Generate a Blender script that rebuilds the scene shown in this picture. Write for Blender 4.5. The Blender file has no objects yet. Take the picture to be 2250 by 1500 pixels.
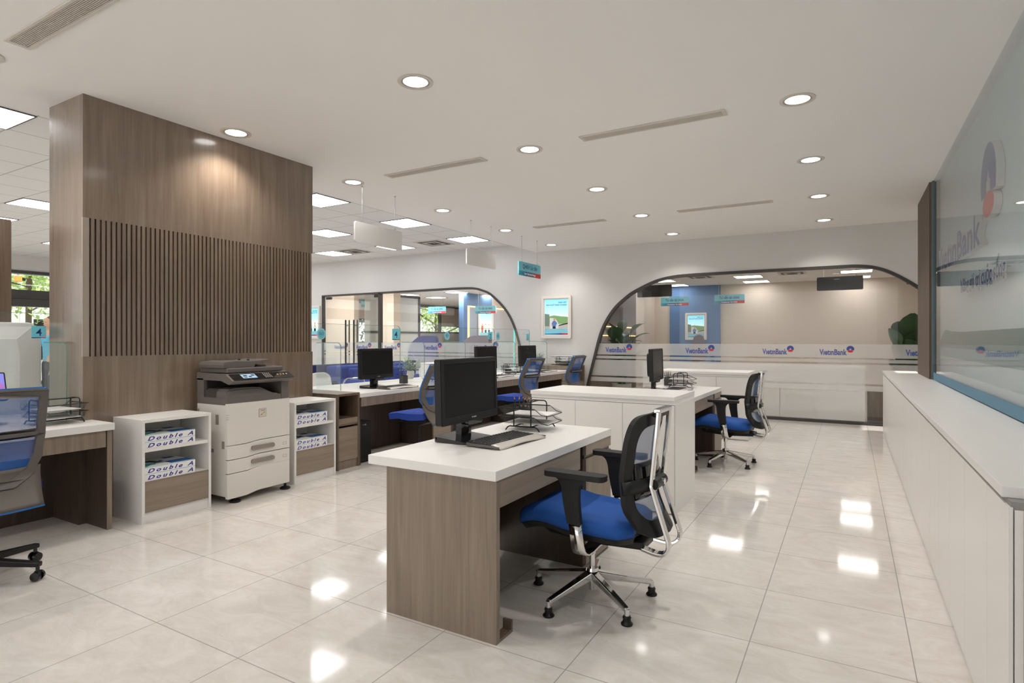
import bpy, bmesh, math, random
from mathutils import Vector, Matrix, geometry
random.seed(7)
S = bpy.context.scene
COL = S.collection
PI = math.pi

# ------------------------------------------------------------------ camera, world, exposure
FPX, HZ, YAW = 1279.0, 745.0, math.atan(743 / 1279.0)
cam_d = bpy.data.cameras.new('camera'); cam = bpy.data.objects.new('camera', cam_d); COL.objects.link(cam)
cam_d.sensor_width = 36; cam_d.lens = 36 * FPX / 2250; cam_d.clip_start = 0.02; cam_d.clip_end = 200
cam_d.shift_y = -(750 - HZ) / 2250
cam.location = (0, 0, 1.32); cam.rotation_euler = (PI / 2, 0, YAW)
S.camera = cam
W = bpy.data.worlds.new('world'); S.world = W; W.use_nodes = True
WB = W.node_tree.nodes['Background']; WB.inputs[0].default_value = (0.99, 0.975, 0.955, 1); WB.inputs[1].default_value = 1.45
sun_d = bpy.data.lights.new('sun', 'SUN'); sun_d.energy = 4.0; sun_d.angle = .02; sun_d.color = (1, .96, .9)
sun = bpy.data.objects.new('sun', sun_d); COL.objects.link(sun); sun.rotation_euler = (0, math.radians(24), 0); sun.location = (-22, 10, 12)
S.view_settings.view_transform = 'Standard'; S.view_settings.look = 'None'
S.cycles.transparent_max_bounces = 40; S.cycles.max_bounces = 12; S.cycles.diffuse_bounces = 5
S.view_settings.exposure = 0.06; S.view_settings.gamma = 1.0; S.view_settings.use_curve_mapping = False
DOWN_W, PANEL_E, DISC_E = 34.0, 9.0, 8.0
HC, HT, HB = 3.08, 3.27, 2.90      # plaster ceiling, tile ceiling, back-room ceiling
YW = 10.45                         # far wall

# ------------------------------------------------------------------ materials
def srgb(r, g, b):
    f = lambda c: (c / 12.92 if c <= .04045 else ((c + .055) / 1.055) ** 2.4)
    return (f(r / 255), f(g / 255), f(b / 255), 1)
def mat(name, col, rough=.5, metal=0, spec=.5, emit=0, coat=0):
    m = bpy.data.materials.new(name); m.use_nodes = True
    b = m.node_tree.nodes['Principled BSDF']
    b.inputs['Base Color'].default_value = col; b.inputs['Roughness'].default_value = rough
    b.inputs['Metallic'].default_value = metal; b.inputs['Specular IOR Level'].default_value = spec
    b.inputs['Coat Weight'].default_value = coat
    if emit:
        b.inputs['Emission Color'].default_value = col; b.inputs['Emission Strength'].default_value = emit
    return m
def N(m, t, **kw):
    n = m.node_tree.nodes.new(t)
    for k, v in kw.items(): setattr(n, k, v)
    return n
def wood(name, dark, light, axis='z', rough=.4, scale=1.0):
    m = mat(name, light, rough); nt = m.node_tree; b = nt.nodes['Principled BSDF']
    tc = N(m, 'ShaderNodeTexCoord'); mp = N(m, 'ShaderNodeMapping')
    s = [14 * scale] * 3; s['xyz'.index(axis)] = .9 * scale; mp.inputs['Scale'].default_value = s
    n1 = N(m, 'ShaderNodeTexNoise'); n1.inputs['Scale'].default_value = 1.6; n1.inputs['Detail'].default_value = 8; n1.inputs['Distortion'].default_value = .6
    mp2 = N(m, 'ShaderNodeMapping'); s2 = [90 * scale] * 3; s2['xyz'.index(axis)] = 2.2 * scale; mp2.inputs['Scale'].default_value = s2
    n2 = N(m, 'ShaderNodeTexNoise'); n2.inputs['Scale'].default_value = 1.5; n2.inputs['Detail'].default_value = 4
    mx = N(m, 'ShaderNodeMix'); mx.inputs[0].default_value = .35
    r = N(m, 'ShaderNodeValToRGB'); e = r.color_ramp.elements
    e[0].position = .3; e[0].color = dark; e[1].position = .7; e[1].color = light
    L = nt.links.new
    L(tc.outputs['Object'], mp.inputs[0]); L(tc.outputs['Object'], mp2.inputs[0]); L(mp.outputs[0], n1.inputs[0]); L(mp2.outputs[0], n2.inputs[0])
    L(n1.outputs[0], mx.inputs[2]); L(n2.outputs[0], mx.inputs[3]); L(mx.outputs[0], r.inputs[0]); L(r.outputs[0], b.inputs['Base Color'])
    return m
def clear(name, tint=(1, 1, 1, 1), ior=1.45, gloss_rough=0.0):
    m = bpy.data.materials.new(name); m.use_nodes = True; nt = m.node_tree; nt.nodes.clear()
    o = N(m, 'ShaderNodeOutputMaterial'); t = N(m, 'ShaderNodeBsdfTransparent'); g = N(m, 'ShaderNodeBsdfGlossy'); f = N(m, 'ShaderNodeFresnel'); mx = N(m, 'ShaderNodeMixShader')
    t.inputs[0].default_value = tint; g.inputs['Roughness'].default_value = gloss_rough; f.inputs[0].default_value = ior
    ge = N(m, 'ShaderNodeNewGeometry'); ma = N(m, 'ShaderNodeMath'); ma.operation = 'MULTIPLY_ADD'; ma.inputs[1].default_value = 1 / ior - ior; ma.inputs[2].default_value = ior
    nt.links.new(ge.outputs['Backfacing'], ma.inputs[0]); nt.links.new(ma.outputs[0], f.inputs[0])   # same reflectance on both faces of the pane
    nt.links.new(f.outputs[0], mx.inputs[0]); nt.links.new(t.outputs[0], mx.inputs[1]); nt.links.new(g.outputs[0], mx.inputs[2]); nt.links.new(mx.outputs[0], o.inputs[0])
    return m
def veil(name, col, alpha, rough=.6):
    """a film or a net: part of the light passes straight through"""
    m = mat(name, col, rough); m.node_tree.nodes['Principled BSDF'].inputs['Alpha'].default_value = alpha
    return m
def glow(name, col, e):
    m = bpy.data.materials.new(name); m.use_nodes = True; nt = m.node_tree; nt.nodes.clear()
    o = N(m, 'ShaderNodeOutputMaterial'); s = N(m, 'ShaderNodeEmission'); s.inputs[0].default_value = col; s.inputs[1].default_value = e
    nt.links.new(s.outputs[0], o.inputs[0]); return m
def grid_mat(name, col, line, size, ox, oy, width, rough, marble=False):
    m = mat(name, col, rough); nt = m.node_tree; b = nt.nodes['Principled BSDF']; L = nt.links.new
    tc = N(m, 'ShaderNodeTexCoord'); mp = N(m, 'ShaderNodeMapping'); mp.inputs['Location'].default_value = (-ox + 60 * size, -oy + 60 * size, 0)
    br = N(m, 'ShaderNodeTexBrick'); br.offset = 0; br.squash = 1
    for k, v in (('Scale', 1), ('Mortar Size', width), ('Mortar Smooth', 0), ('Brick Width', size), ('Row Height', size), ('Bias', 0)): br.inputs[k].default_value = v
    br.inputs['Mortar'].default_value = line; br.inputs['Color1'].default_value = col; br.inputs['Color2'].default_value = col
    L(tc.outputs['Object'], mp.inputs[0]); L(mp.outputs[0], br.inputs[0]); L(br.outputs[0], b.inputs['Base Color'])
    if marble:
        mp2 = N(m, 'ShaderNodeMapping'); mp2.inputs['Rotation'].default_value = (0, 0, .5); mp2.inputs['Scale'].default_value = (1.5, 2.9, 1)
        n = N(m, 'ShaderNodeTexNoise'); n.inputs['Scale'].default_value = 2.4; n.inputs['Detail'].default_value = 15; n.inputs['Roughness'].default_value = .76; n.inputs['Distortion'].default_value = 1.2
        r = N(m, 'ShaderNodeValToRGB'); e = r.color_ramp.elements; e[0].position = .34; e[1].position = .62
        c = col; e[0].color = (c[0] * .88, c[1] * .865, c[2] * .845, 1); e[1].color = (min(1, c[0] * 1.04), min(1, c[1] * 1.04), min(1, c[2] * 1.05), 1)
        L(tc.outputs['Object'], mp2.inputs[0]); L(mp2.outputs[0], n.inputs[0]); L(n.outputs[0], r.inputs[0])
        L(r.outputs[0], br.inputs['Color1']); L(r.outputs[0], br.inputs['Color2'])
    else:
        n = N(m, 'ShaderNodeTexNoise'); n.inputs['Scale'].default_value = 140; bp = N(m, 'ShaderNodeBump'); bp.inputs['Strength'].default_value = .12
        L(tc.outputs['Object'], n.inputs[0]); L(n.outputs[0], bp.inputs['Height']); L(bp.outputs[0], b.inputs['Normal'])
    return m
def grad_mat(name, stops, axis, a, b_, rough=.5, emit=0):
    """printed colour bands along one object axis from a to b_"""
    m = mat(name, stops[0][1], rough); nt = m.node_tree; b = nt.nodes['Principled BSDF']; L = nt.links.new
    tc = N(m, 'ShaderNodeTexCoord'); sx = N(m, 'ShaderNodeSeparateXYZ'); mr = N(m, 'ShaderNodeMapRange'); r = N(m, 'ShaderNodeValToRGB')
    mr.inputs['From Min'].default_value = a; mr.inputs['From Max'].default_value = b_
    e = r.color_ramp.elements
    while len(e) < len(stops): e.new(.5)
    for i, (p, c) in enumerate(stops): e[i].position = p; e[i].color = c
    L(tc.outputs['Object'], sx.inputs[0]); L(sx.outputs[axis], mr.inputs[0]); L(mr.outputs[0], r.inputs[0]); L(r.outputs[0], b.inputs['Base Color'])
    if emit: L(r.outputs[0], b.inputs['Emission Color']); b.inputs['Emission Strength'].default_value = emit
    return m

M = {}
M['plaster'] = mat('ceiling_plaster', (.86, .83, .80, 1), .8)
M['wall'] = mat('wall_paint', (.655, .637, .615, 1), .7)
M['beige'] = mat('beige_wall', srgb(212, 200, 186), .7)
M['floor'] = grid_mat('marble_tile', (.70, .665, .62, 1), (.36, .34, .32, 1), .604, -.38, 2.722, .0022, .07, True)
M['tile'] = grid_mat('ceiling_tile', (.80, .79, .76, 1), (.42, .40, .37, 1), .617, -6.15, 1.70, .006, .85)
M['white'] = mat('white_laminate', (.815, .79, .76, 1), .32)
M['white_matte'] = mat('white_matte_paint', (.78, .77, .75, 1), .5)
M['seam'] = mat('shadow_gap', (.30, .285, .27, 1), .7)
M['wood'] = wood('walnut_laminate', srgb(114, 99, 85), srgb(149, 134, 119), 'z', .38)
M['wood_y'] = wood('walnut_laminate_long_grain', srgb(122, 107, 92), srgb(154, 139, 123), 'y', .38)
M['wood_dark'] = wood('dark_walnut', srgb(92, 76, 63), srgb(122, 105, 89), 'z', .3)
M['wood_shaded'] = wood('shaded_walnut', srgb(62, 50, 41), srgb(84, 70, 59), 'z', .35)  # walnut darkened to paint the shade inside desks and cabinets
M['wood_strip'] = wood('matt_strip_walnut', srgb(84, 70, 58), srgb(108, 92, 78), 'z', .6)
M['wood_pillar'] = wood('pillar_walnut', srgb(108, 90, 75), srgb(140, 122, 104), 'z', .27, .8)
_b = M['wood_pillar'].node_tree.nodes['Principled BSDF']; _b.inputs['Coat Weight'].default_value = 1.0; _b.inputs['Coat Roughness'].default_value = .12
M['groove'] = wood('groove_walnut', srgb(78, 65, 55), srgb(98, 83, 71), 'z', .5)
M['black'] = mat('black_plastic', (.010, .010, .010, 1), .38, spec=.3)
M['black_soft'] = mat('black_soft_plastic', (.014, .014, .014, 1), .5, spec=.3)
M['black_gloss'] = mat('piano_black', (.008, .008, .008, 1), .06)
M['screen'] = mat('dark_screen', (.010, .010, .0095, 1), .35, spec=.15)
M['chrome'] = mat('chrome', (.72, .71, .70, 1), .09, 1)
M['steel'] = mat('brushed_steel', (.55, .54, .52, 1), .3, 1)
M['dark_frame'] = mat('dark_window_frame', srgb(62, 58, 55), .45)
M['blue'] = mat('blue_fabric', srgb(26, 82, 162), .85)
M['royal'] = mat('royal_blue_fabric', srgb(30, 62, 152), .85)
M['navy'] = mat('navy_fabric', srgb(40, 44, 98), .8)
M['mesh_blue'] = veil('blue_mesh_net', srgb(34, 98, 178), .64, .7)
M['mesh_grey'] = veil('blue_grey_mesh_net', srgb(112, 134, 172), .6, .7)
M['edge_blue'] = mat('blue_edging', srgb(30, 100, 168), .6)
M['grey'] = mat('taupe_plastic', srgb(90, 85, 81), .5)
M['glass'] = clear('clear_glass', (.965, .985, .98, 1))
M['glass_window'] = clear('window_glass', (.985, .985, .98, 1), 1.45)
M['glass_blue'] = clear('blue_tinted_glass', (.93, .96, .97, 1), 1.25, .0)
M['glass_edge'] = veil('green_glass_edge', srgb(92, 150, 134), .42, .1)
M['frost'] = veil('frosted_film', (.84, .83, .81, 1), .48, .5)
M['logo_blue'] = mat('logo_blue', srgb(44, 70, 160), .5)
M['logo_film'] = veil('logo_film_blue', srgb(70, 88, 170), .8, .5)
M['logo_red'] = mat('logo_red', srgb(214, 50, 60), .5)
M['cyan'] = mat('cyan_print', srgb(120, 205, 222), .45)
M['navy_print'] = mat('navy_print', srgb(20, 62, 124), .5)
M['white_print'] = mat('white_print', (.85, .85, .85, 1), .5)
M['paper'] = mat('paper', (.80, .79, .77, 1), .7)
M['leaf'] = mat('leaf_green', srgb(58, 96, 48), .4)
M['leaf_dark'] = mat('dark_leaf', srgb(52, 88, 50), .35)
M['leaf_light'] = mat('light_leaf', srgb(186, 214, 128), .5)
M['bark'] = mat('bark', srgb(96, 80, 64), .9)
M['pot'] = mat('pale_pot', srgb(196, 190, 182), .5)
M['cup'] = mat('dark_mesh_cup', srgb(62, 62, 62), .45, .3)
M['pencil'] = mat('black_pencil', srgb(34, 32, 30), .4)
M['pencil_tip'] = mat('pencil_wood', srgb(198, 160, 126), .6)
M['vent'] = mat('vent_slat', srgb(206, 198, 188), .5)
M['vent_dark'] = mat('vent_recess', srgb(96, 91, 85), .7)
M['copier_white'] = mat('copier_off_white', srgb(220, 215, 208), .45)
M['copier_grey'] = mat('copier_grey', srgb(102, 96, 91), .5)
M['copier_dark'] = mat('copier_dark', srgb(52, 48, 45), .55)
M['handle_grey'] = mat('taupe_handle', srgb(142, 132, 122), .45)
M['lamp'] = glow('lamp_diffuser', (1, .985, .96, 1), DISC_E)
M['panel'] = glow('panel_diffuser', (.97, .98, 1, 1), PANEL_E); M['panel_back'] = glow('back_room_diffuser', (1, .97, .94, 1), 8)
M['led_warm'] = glow('warm_led', srgb(255, 214, 150), 2.2)
M['led_cyan'] = glow('cyan_led', srgb(90, 235, 235), 1.3)
M['led_screen'] = glow('copier_screen', srgb(190, 220, 245), .9)
M['teal'] = mat('teal_reflection', srgb(74, 116, 116), .4)
M['sign_back'] = mat('blue_grey_backing', srgb(222, 230, 232), .3)
M['blue_wall'] = mat('blue_wall', srgb(86, 124, 170), .6)
M['letter_blue'] = mat('letter_face_blue', srgb(58, 78, 150), .4)
M['letter_red'] = mat('letter_face_red', srgb(226, 70, 70), .4)
M['slogan'] = mat('slogan_navy', srgb(20, 66, 140), .4)
M['blind'] = mat('roller_blind', srgb(190, 178, 165), .8)
M['skin'] = mat('skin', srgb(214, 164, 138), .6)
M['concrete'] = mat('pavement', srgb(180, 178, 172), .9)
M['strip_blue'] = veil('blue_strip_veil', srgb(96, 140, 164), .9)

# ------------------------------------------------------------------ builders
WLOC = {}
class B:
    def __init__(s): s.v = []; s.f = []; s.m = []; s.cur = 0
    def add(s, vs, fs):
        k = len(s.v); s.v += [Vector(v) for v in vs]; s.f += [[i + k for i in f] for f in fs]; s.m += [s.cur] * len(fs); return s
    def box(s, x0, x1, y0, y1, z0, z1):
        v = [(x, y, z) for z in (z0, z1) for y in (y0, y1) for x in (x0, x1)]
        return s.add(v, [(0, 2, 3, 1), (4, 5, 7, 6), (0, 1, 5, 4), (2, 6, 7, 3), (0, 4, 6, 2), (1, 3, 7, 5)])
    def bar(s, p, q, w, h, up=(0, 0, 1), w2=None, h2=None):
        p = Vector(p); q = Vector(q); d = (q - p).normalized(); u = Vector(up); a = d.cross(u)
        if a.length < 1e-4: a = d.cross(Vector((1, 0, 0)))
        a.normalize(); c = a.cross(d); w2 = w if w2 is None else w2; h2 = h if h2 is None else h2
        v = []
        for o, ww, hh in ((p, w, h), (q, w2, h2)):
            v += [o - a * ww / 2 - c * hh / 2, o + a * ww / 2 - c * hh / 2, o + a * ww / 2 + c * hh / 2, o - a * ww / 2 + c * hh / 2]
        return s.add(v, [(3, 2, 1, 0), (4, 5, 6, 7), (0, 1, 5, 4), (1, 2, 6, 5), (2, 3, 7, 6), (3, 0, 4, 7)])
    def cyl(s, p, q, r0, r1=None, n=16):
        r1 = r0 if r1 is None else r1; p = Vector(p); q = Vector(q); d = (q - p).normalized()
        a = d.cross(Vector((0, 0, 1)) if abs(d.z) < .9 else Vector((1, 0, 0))).normalized(); c = d.cross(a)
        v = [o + (a * math.cos(2 * PI * i / n) + c * math.sin(2 * PI * i / n)) * r for o, r in ((p, r0), (q, r1)) for i in range(n)]
        return s.add(v, [tuple(reversed(range(n))), tuple(range(n, 2 * n))] + [(i, (i + 1) % n, n + (i + 1) % n, n + i) for i in range(n)])
    def tube(s, pts, r, n=8, closed=False, flat=None):
        """round (or flat=(w,h) rectangular) tube along a path"""
        pts = [Vector(p) for p in pts]; k = len(pts); v = []; f = []; prev = None
        for i, p in enumerate(pts):
            a = pts[(i - 1) % k] if (i or closed) else p; b = pts[(i + 1) % k] if (i < k - 1 or closed) else p
            d = (b - a).normalized()
            if prev is None:
                e = d.cross(Vector((0, 0, 1)) if abs(d.z) < .9 else Vector((0, 1, 0))).normalized()
            else:
                e = (prev - d * prev.dot(d)).normalized()
            prev = e; c = d.cross(e)
            if flat:
                w, h = flat; v += [p + e * a_ * w / 2 + c * b_ * h / 2 for a_, b_ in ((-1, -1), (1, -1), (1, 1), (-1, 1))]
            else: v += [p + (e * math.cos(2 * PI * j / n) + c * math.sin(2 * PI * j / n)) * r for j in range(n)]
        m = 4 if flat else n
        for i in range(k if closed else k - 1):
            for j in range(m):
                f.append((i * m + j, i * m + (j + 1) % m, ((i + 1) % k) * m + (j + 1) % m, ((i + 1) % k) * m + j))
        if not closed: f += [tuple(reversed(range(m))), tuple(range((k - 1) * m, k * m))]
        return s.add(v, f)
    def lathe(s, prof, c=(0, 0, 0), n=24):
        v = []; f = []
        for r, z in prof:
            v += [(c[0] + r * math.cos(2 * PI * i / n), c[1] + r * math.sin(2 * PI * i / n), c[2] + z) for i in range(n)]
        for k in range(len(prof) - 1):
            f += [(k * n + i, k * n + (i + 1) % n, (k + 1) * n + (i + 1) % n, (k + 1) * n + i) for i in range(n)]
        f += [tuple(reversed(range(n))), tuple(range((len(prof) - 1) * n, len(prof) * n))]
        return s.add(v, f)
    def prism(s, loops, O, U, V, d0, d1, fn=None):
        """outline (first loop) with holes, in the plane O + a*U + b*V, from d0 to d1 along U x V"""
        O = Vector(O); U = Vector(U); V = Vector(V); Nn = U.cross(V).normalized()
        flat = [p for l in loops for p in l]
        tri = geometry.tessellate_polygon([[Vector((a, b, 0)) for a, b in l] for l in loops])
        k = len(flat); v = []
        for d in (d0, d1):
            for a, b in flat: v.append(O + U * a + V * b + Nn * d if fn is None else fn(a, b, d))
        f = []
        for t in tri:
            a, b, c = [flat[i] for i in t]
            area = (b[0] - a[0]) * (c[1] - a[1]) - (b[1] - a[1]) * (c[0] - a[0])
            if abs(area) < 1e-10: continue
            t = tuple(t) if area > 0 else tuple(reversed(t))
            f.append(tuple(i + k for i in t)); f.append(tuple(reversed(t)))
        o = 0
        for li, l in enumerate(loops):
            n = len(l); ar = sum(l[i][0] * l[(i + 1) % n][1] - l[(i + 1) % n][0] * l[i][1] for i in range(n))
            ccw = (ar > 0) == (li == 0)
            for i in range(n):
                a, b = o + i, o + (i + 1) % n
                f.append((a, b, b + k, a + k) if ccw else (b, a, a + k, b + k))
            o += n
        return s.add(v, f)
    def grid(s, rows):
        n = len(rows[0]); v = [p for r in rows for p in r]
        return s.add(v, [(i * n + j, i * n + j + 1, (i + 1) * n + j + 1, (i + 1) * n + j) for i in range(len(rows) - 1) for j in range(n - 1)])
    def ball(s, c, r, n=12, m=8):
        r = (r, r, r) if not isinstance(r, tuple) else r
        rows = [[(c[0] + r[0] * math.sin(PI * i / m) * math.cos(2 * PI * j / n), c[1] + r[1] * math.sin(PI * i / m) * math.sin(2 * PI * j / n), c[2] - r[2] * math.cos(PI * i / m)) for j in range(n + 1)] for i in range(m + 1)]
        return s.grid(rows)
    def build(s, name, m, parent=None, bevel=0, smooth=False, seg=2, weld=False):
        me = bpy.data.meshes.new(name); off = WLOC.get(parent.name, Vector()) if parent else Vector()
        me.from_pydata([v - off for v in s.v], [], s.f)
        ms = m if isinstance(m, (list, tuple)) else [m]
        for x in ms: me.materials.append(M[x] if isinstance(x, str) else x)
        if len(ms) > 1:
            for p, i in zip(me.polygons, s.m): p.material_index = i
        if weld or bevel:
            bm = bmesh.new(); bm.from_mesh(me); bmesh.ops.remove_doubles(bm, verts=bm.verts, dist=1e-5)
            bmesh.ops.recalc_face_normals(bm, faces=bm.faces); bm.to_mesh(me); bm.free()
        if smooth:
            for p in me.polygons: p.use_smooth = True
        o = bpy.data.objects.new(name, me); COL.objects.link(o)
        if parent: o.parent = parent; WLOC[o.name] = off
        if bevel:
            md = o.modifiers.new('bevel', 'BEVEL'); md.width = bevel; md.segments = seg; md.limit_method = 'ANGLE'; md.angle_limit = .6
        if smooth and not bevel:
            md = o.modifiers.new('edges', 'EDGE_SPLIT'); md.split_angle = .7
        return o
def tag(o, label, cat, group=None):
    o['label'] = label; o['category'] = cat
    if group: o['group'] = group
    return o
def thing(name, label, cat, loc=(0, 0, 0), group=None):
    o = bpy.data.objects.new(name, None); o.empty_display_size = .1; COL.objects.link(o); o.location = loc
    WLOC[o.name] = Vector(loc); return tag(o, label, cat, group)
def struct(o): o['kind'] = 'structure'; return o
def kids(o): return [c for c in bpy.data.objects if c.parent == o]
def dup(o, loc=None, rz=None, label=None, parent=None):
    c = o.copy(); COL.objects.link(c)
    if parent: c.parent = parent
    for k in kids(o): dup(k, parent=c)
    if loc is not None: c.location = loc
    if rz is not None: c.rotation_euler = (0, 0, rz)
    if label: c['label'] = label
    WLOC[c.name] = Vector(c.location); return c
def text(body, size, m, parent, O, U, V, name='lettering', ext=0.0, offset=0.0, align='LEFT', shear=0.0, lift=.0008, width=None, label=None, mats=None, space=1.0):
    cu = bpy.data.curves.new('tmp', 'FONT'); cu.body = body; cu.size = size; cu.extrude = ext / 2; cu.offset = offset; cu.align_x = align; cu.shear = shear; cu.space_character = space; cu.resolution_u = 3
    t = bpy.data.objects.new('tmp', cu); COL.objects.link(t)
    dg = bpy.context.evaluated_depsgraph_get(); me = bpy.data.meshes.new_from_object(t.evaluated_get(dg)); bpy.data.objects.remove(t); bpy.data.curves.remove(cu)
    U = Vector(U).normalized(); V = Vector(V).normalized(); Nn = U.cross(V); off = WLOC.get(parent.name, Vector()) if parent else Vector()
    xs = [v.co.x for v in me.vertices]; sx = 1
    if width and xs: sx = width / (max(xs) - min(xs)); 
    for v in me.vertices: v.co = Vector(O) + U * v.co.x * sx + V * v.co.y + Nn * (v.co.z + ext / 2 + lift) - off
    me.materials.clear()
    for x in (mats or [m]): me.materials.append(M[x])
    if mats:
        for p in me.polygons: p.material_index = 0 if abs(p.normal.dot(Nn)) > .9 else 1
    o = bpy.data.objects.new(name, me); COL.objects.link(o)
    if parent: o.parent = parent; WLOC[o.name] = off
    if label: o['label'] = label
    return o
def spline(pts, n=6):
    """Catmull-Rom through 2D points"""
    out = []
    for i in range(len(pts) - 1):
        p0 = pts[max(i - 1, 0)]; p1 = pts[i]; p2 = pts[i + 1]; p3 = pts[min(i + 2, len(pts) - 1)]
        for k in range(n):
            t = k / n
            out.append(tuple(.5 * (2 * b + (c - a) * t + (2 * a - 5 * b + 4 * c - d) * t * t + (3 * b - a - 3 * c + d) * t ** 3) for a, b, c, d in zip(p0, p1, p2, p3)))
    return out + [tuple(pts[-1])]
def circle(cx, cy, r, n=32, ry=None, a0=0, a1=2 * PI):
    full = abs(a1 - a0 - 2 * PI) < 1e-6; k = n if full else n + 1
    return [(cx + r * math.cos(a0 + (a1 - a0) * i / n), cy + (ry or r) * math.sin(a0 + (a1 - a0) * i / n)) for i in range(k)]
def rrect(x0, x1, y0, y1, r, n=6):
    p = []
    for cx, cy, a in ((x1 - r, y0 + r, -PI / 2), (x1 - r, y1 - r, 0), (x0 + r, y1 - r, PI / 2), (x0 + r, y0 + r, PI)):
        p += [(cx + r * math.cos(a + PI / 2 * i / n), cy + r * math.sin(a + PI / 2 * i / n)) for i in range(n + 1)]
    return p
X_, Y_, Z_ = Vector((1, 0, 0)), Vector((0, 1, 0)), Vector((0, 0, 1))
def emblem(parent, O, U, V, R, depth=.0, blue='logo_blue', red='logo_red', sides=None, lift=.0008, name='emblem'):
    """round blue emblem with a stepped white gate cut from its foot, over a red lens"""
    a = .38
    top = circle(0, 0, R, 40, a0=-a, a1=PI + a)[:]
    g = R * .27
    gate = [(-R * .54, -R * .36), (-g, -R * .30), (-g, R * .02), (-g * .55, R * .02), (0, R * .30), (g * .55, R * .02), (g, R * .02), (g, -R * .30), (R * .54, -R * .36)]
    b = B(); b.prism([top + gate], O, U, V, lift, lift + max(depth, .0006))
    o1 = b.build(name, [blue], parent); o1['label'] = 'blue upper half of the emblem'
    lens = circle(0, -R * .64, R * .74, 24, ry=R * .34)
    b = B(); b.prism([lens], O, U, V, lift, lift + max(depth, .0006))
    o2 = b.build(name, [red], parent); o2['label'] = 'red lower half of the emblem'
    if sides:
        for o in (o1, o2):
            o.data.materials.append(M[sides]); Nn = Vector(U).cross(Vector(V)).normalized()
            for p in o.data.polygons:
                if abs(p.normal.dot(Nn)) < .5: p.material_index = 1
    return o1, o2

# ------------------------------------------------------------------ room shell
XE, XR, YB, YF = -16.8, 0.92, 26.0, -3.0       # street wall, sign wall, far end of the back rooms, open side behind the viewer
XEDGE = -5.52
struct(B().box(-17, 3, YF, YB, -.1, 0).build('floor', 'floor'))
b = B(); b.box(XEDGE, XR + .6, YF, YW, HC, HC + .06); b.box(XEDGE, XEDGE + .05, YF, YW, HC + .06, HT + .05)
struct(b.build('ceiling', 'plaster'))
struct(B().box(-17, XEDGE, YF, YW, HT, HT + .08).build('ceiling', 'tile'))
struct(B().box(-17, 3, YW + .12, YB, HB, HB + .08).build('ceiling', 'plaster'))

# far wall with its two arched openings
AR = spline([(-4.52, .02), (-4.46, .2), (-4.374, .55), (-4.27, .95), (-4.113, 1.494), (-3.885, 1.878), (-3.62, 2.12), (-3.4, 2.252), (-3.059, 2.395), (-2.73, 2.459), (-2.35, 2.476)], 5)
AR += spline([(-.1, 2.476), (.09, 2.472), (.312, 2.438), (.545, 2.341), (.855, 2.127), (1.15, 1.85), (1.36, 1.494), (1.5, .95), (1.6, .55), (1.68, .2), (1.72, .02)], 5)
AL = [(-11.69, .02), (-11.69, 2.44)] + spline([(-7.75, 2.455), (-7.45, 2.455), (-7.037, 2.44), (-6.80, 2.385), (-6.573, 2.285), (-6.236, 1.986), (-6.016, 1.65), (-5.854, 1.18), (-5.74, .7), (-5.64, .02)], 5)
def wall_xz(name, outer, holes, y0, y1, m): return struct(B().prism([outer] + holes, (0, y0, 0), X_, Z_, -(y1 - y0), 0).build(name, m))
wall_xz('wall_far', [(-17, 0), (3, 0), (3, HT), (-17, HT)], [list(reversed(AR)), list(reversed(AL))], YW, YW + .12, 'wall')
struct(B().box(XR + .02, XR + .1, YF, 9.28, 0, HC).build('wall_right', 'wall'))
struct(B().box(2.6, 2.7, 9.28, YB, 0, HC).build('wall_right', 'beige'))
struct(B().box(XR + .1, 2.6, 9.2, 9.28, 0, HC).build('wall_right', 'wall'))
struct(B().box(-5.4, 2.6, 17.7, 17.8, 0, HB).build('wall_back', 'beige'))
struct(B().box(-17, -5.4, 25.8, 25.9, 0, HB).build('wall_back', 'beige'))

def inset(path, d):
    out = []
    n = len(path)
    for i in range(n):
        a = Vector(path[max(i - 1, 0)]); c = Vector(path[min(i + 1, n - 1)]); t = (c - a).normalized()
        out.append((path[i][0] + t.y * d, path[i][1] - t.x * d))
    return out
def arch_window(name, path, extra, slits, logos, mirrored):
    w = bpy.data.objects.new(name, None); COL.objects.link(w); struct(w); WLOC[w.name] = Vector()
    p = [(x, z) for x, z in path]
    inn = inset(p, .045); inn[0] = (inn[0][0], .045); inn[-1] = (inn[-1][0], .045)
    loop = [(p[0][0], .0)] + p + [(p[-1][0], .0)]
    hole = inn
    bb = B(); bb.prism([loop, list(reversed(hole))], (0, YW - .02, 0), X_, Z_, -.10, 0)
    for q in extra: bb.box(*q)
    bb.build('window_frame', 'dark_frame', w)
    g = list(inn); B().prism([g], (0, YW + .03, 0), X_, Z_, -.012, 0).build('pane', 'glass_window', w)
    # frosted film: bands between clear slits
    def at(z, side):
        q = inn if side < 0 else list(reversed(inn))
        for (xa, za), (xb, zb) in zip(q, q[1:]):
            if za <= z <= zb: return xa + (xb - xa) * ((z - za) / max(zb - za, 1e-6))
        return q[0][0]
    f = B()
    for z0, z1 in slits:
        f.add([(at(z0, -1), YW + .024, z0), (at(z0, 1), YW + .024, z0), (at(z1, 1), YW + .024, z1), (at(z1, -1), YW + .024, z1)], [(0, 1, 2, 3)])
    f.build('frosted_film', 'frost', w)
    for x0, x1, z in logos:
        L = x1 - x0
        text('V\u0131et\u0131nBank', L * .26, 'logo_film', w, (x0, YW + .022, z), X_, Z_, 'logo_lettering', offset=.004, width=L * .80, lift=.0005)
        emblem(w, (x1 - L * .11, YW + .022, z + L * .19), X_, Z_, L * .11, blue='logo_film', lift=.0005, name='logo_emblem')
    return w
SL = [(1.03, 1.24), (.955, 1.005), (.63, .93), (.52, .60)]
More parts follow.
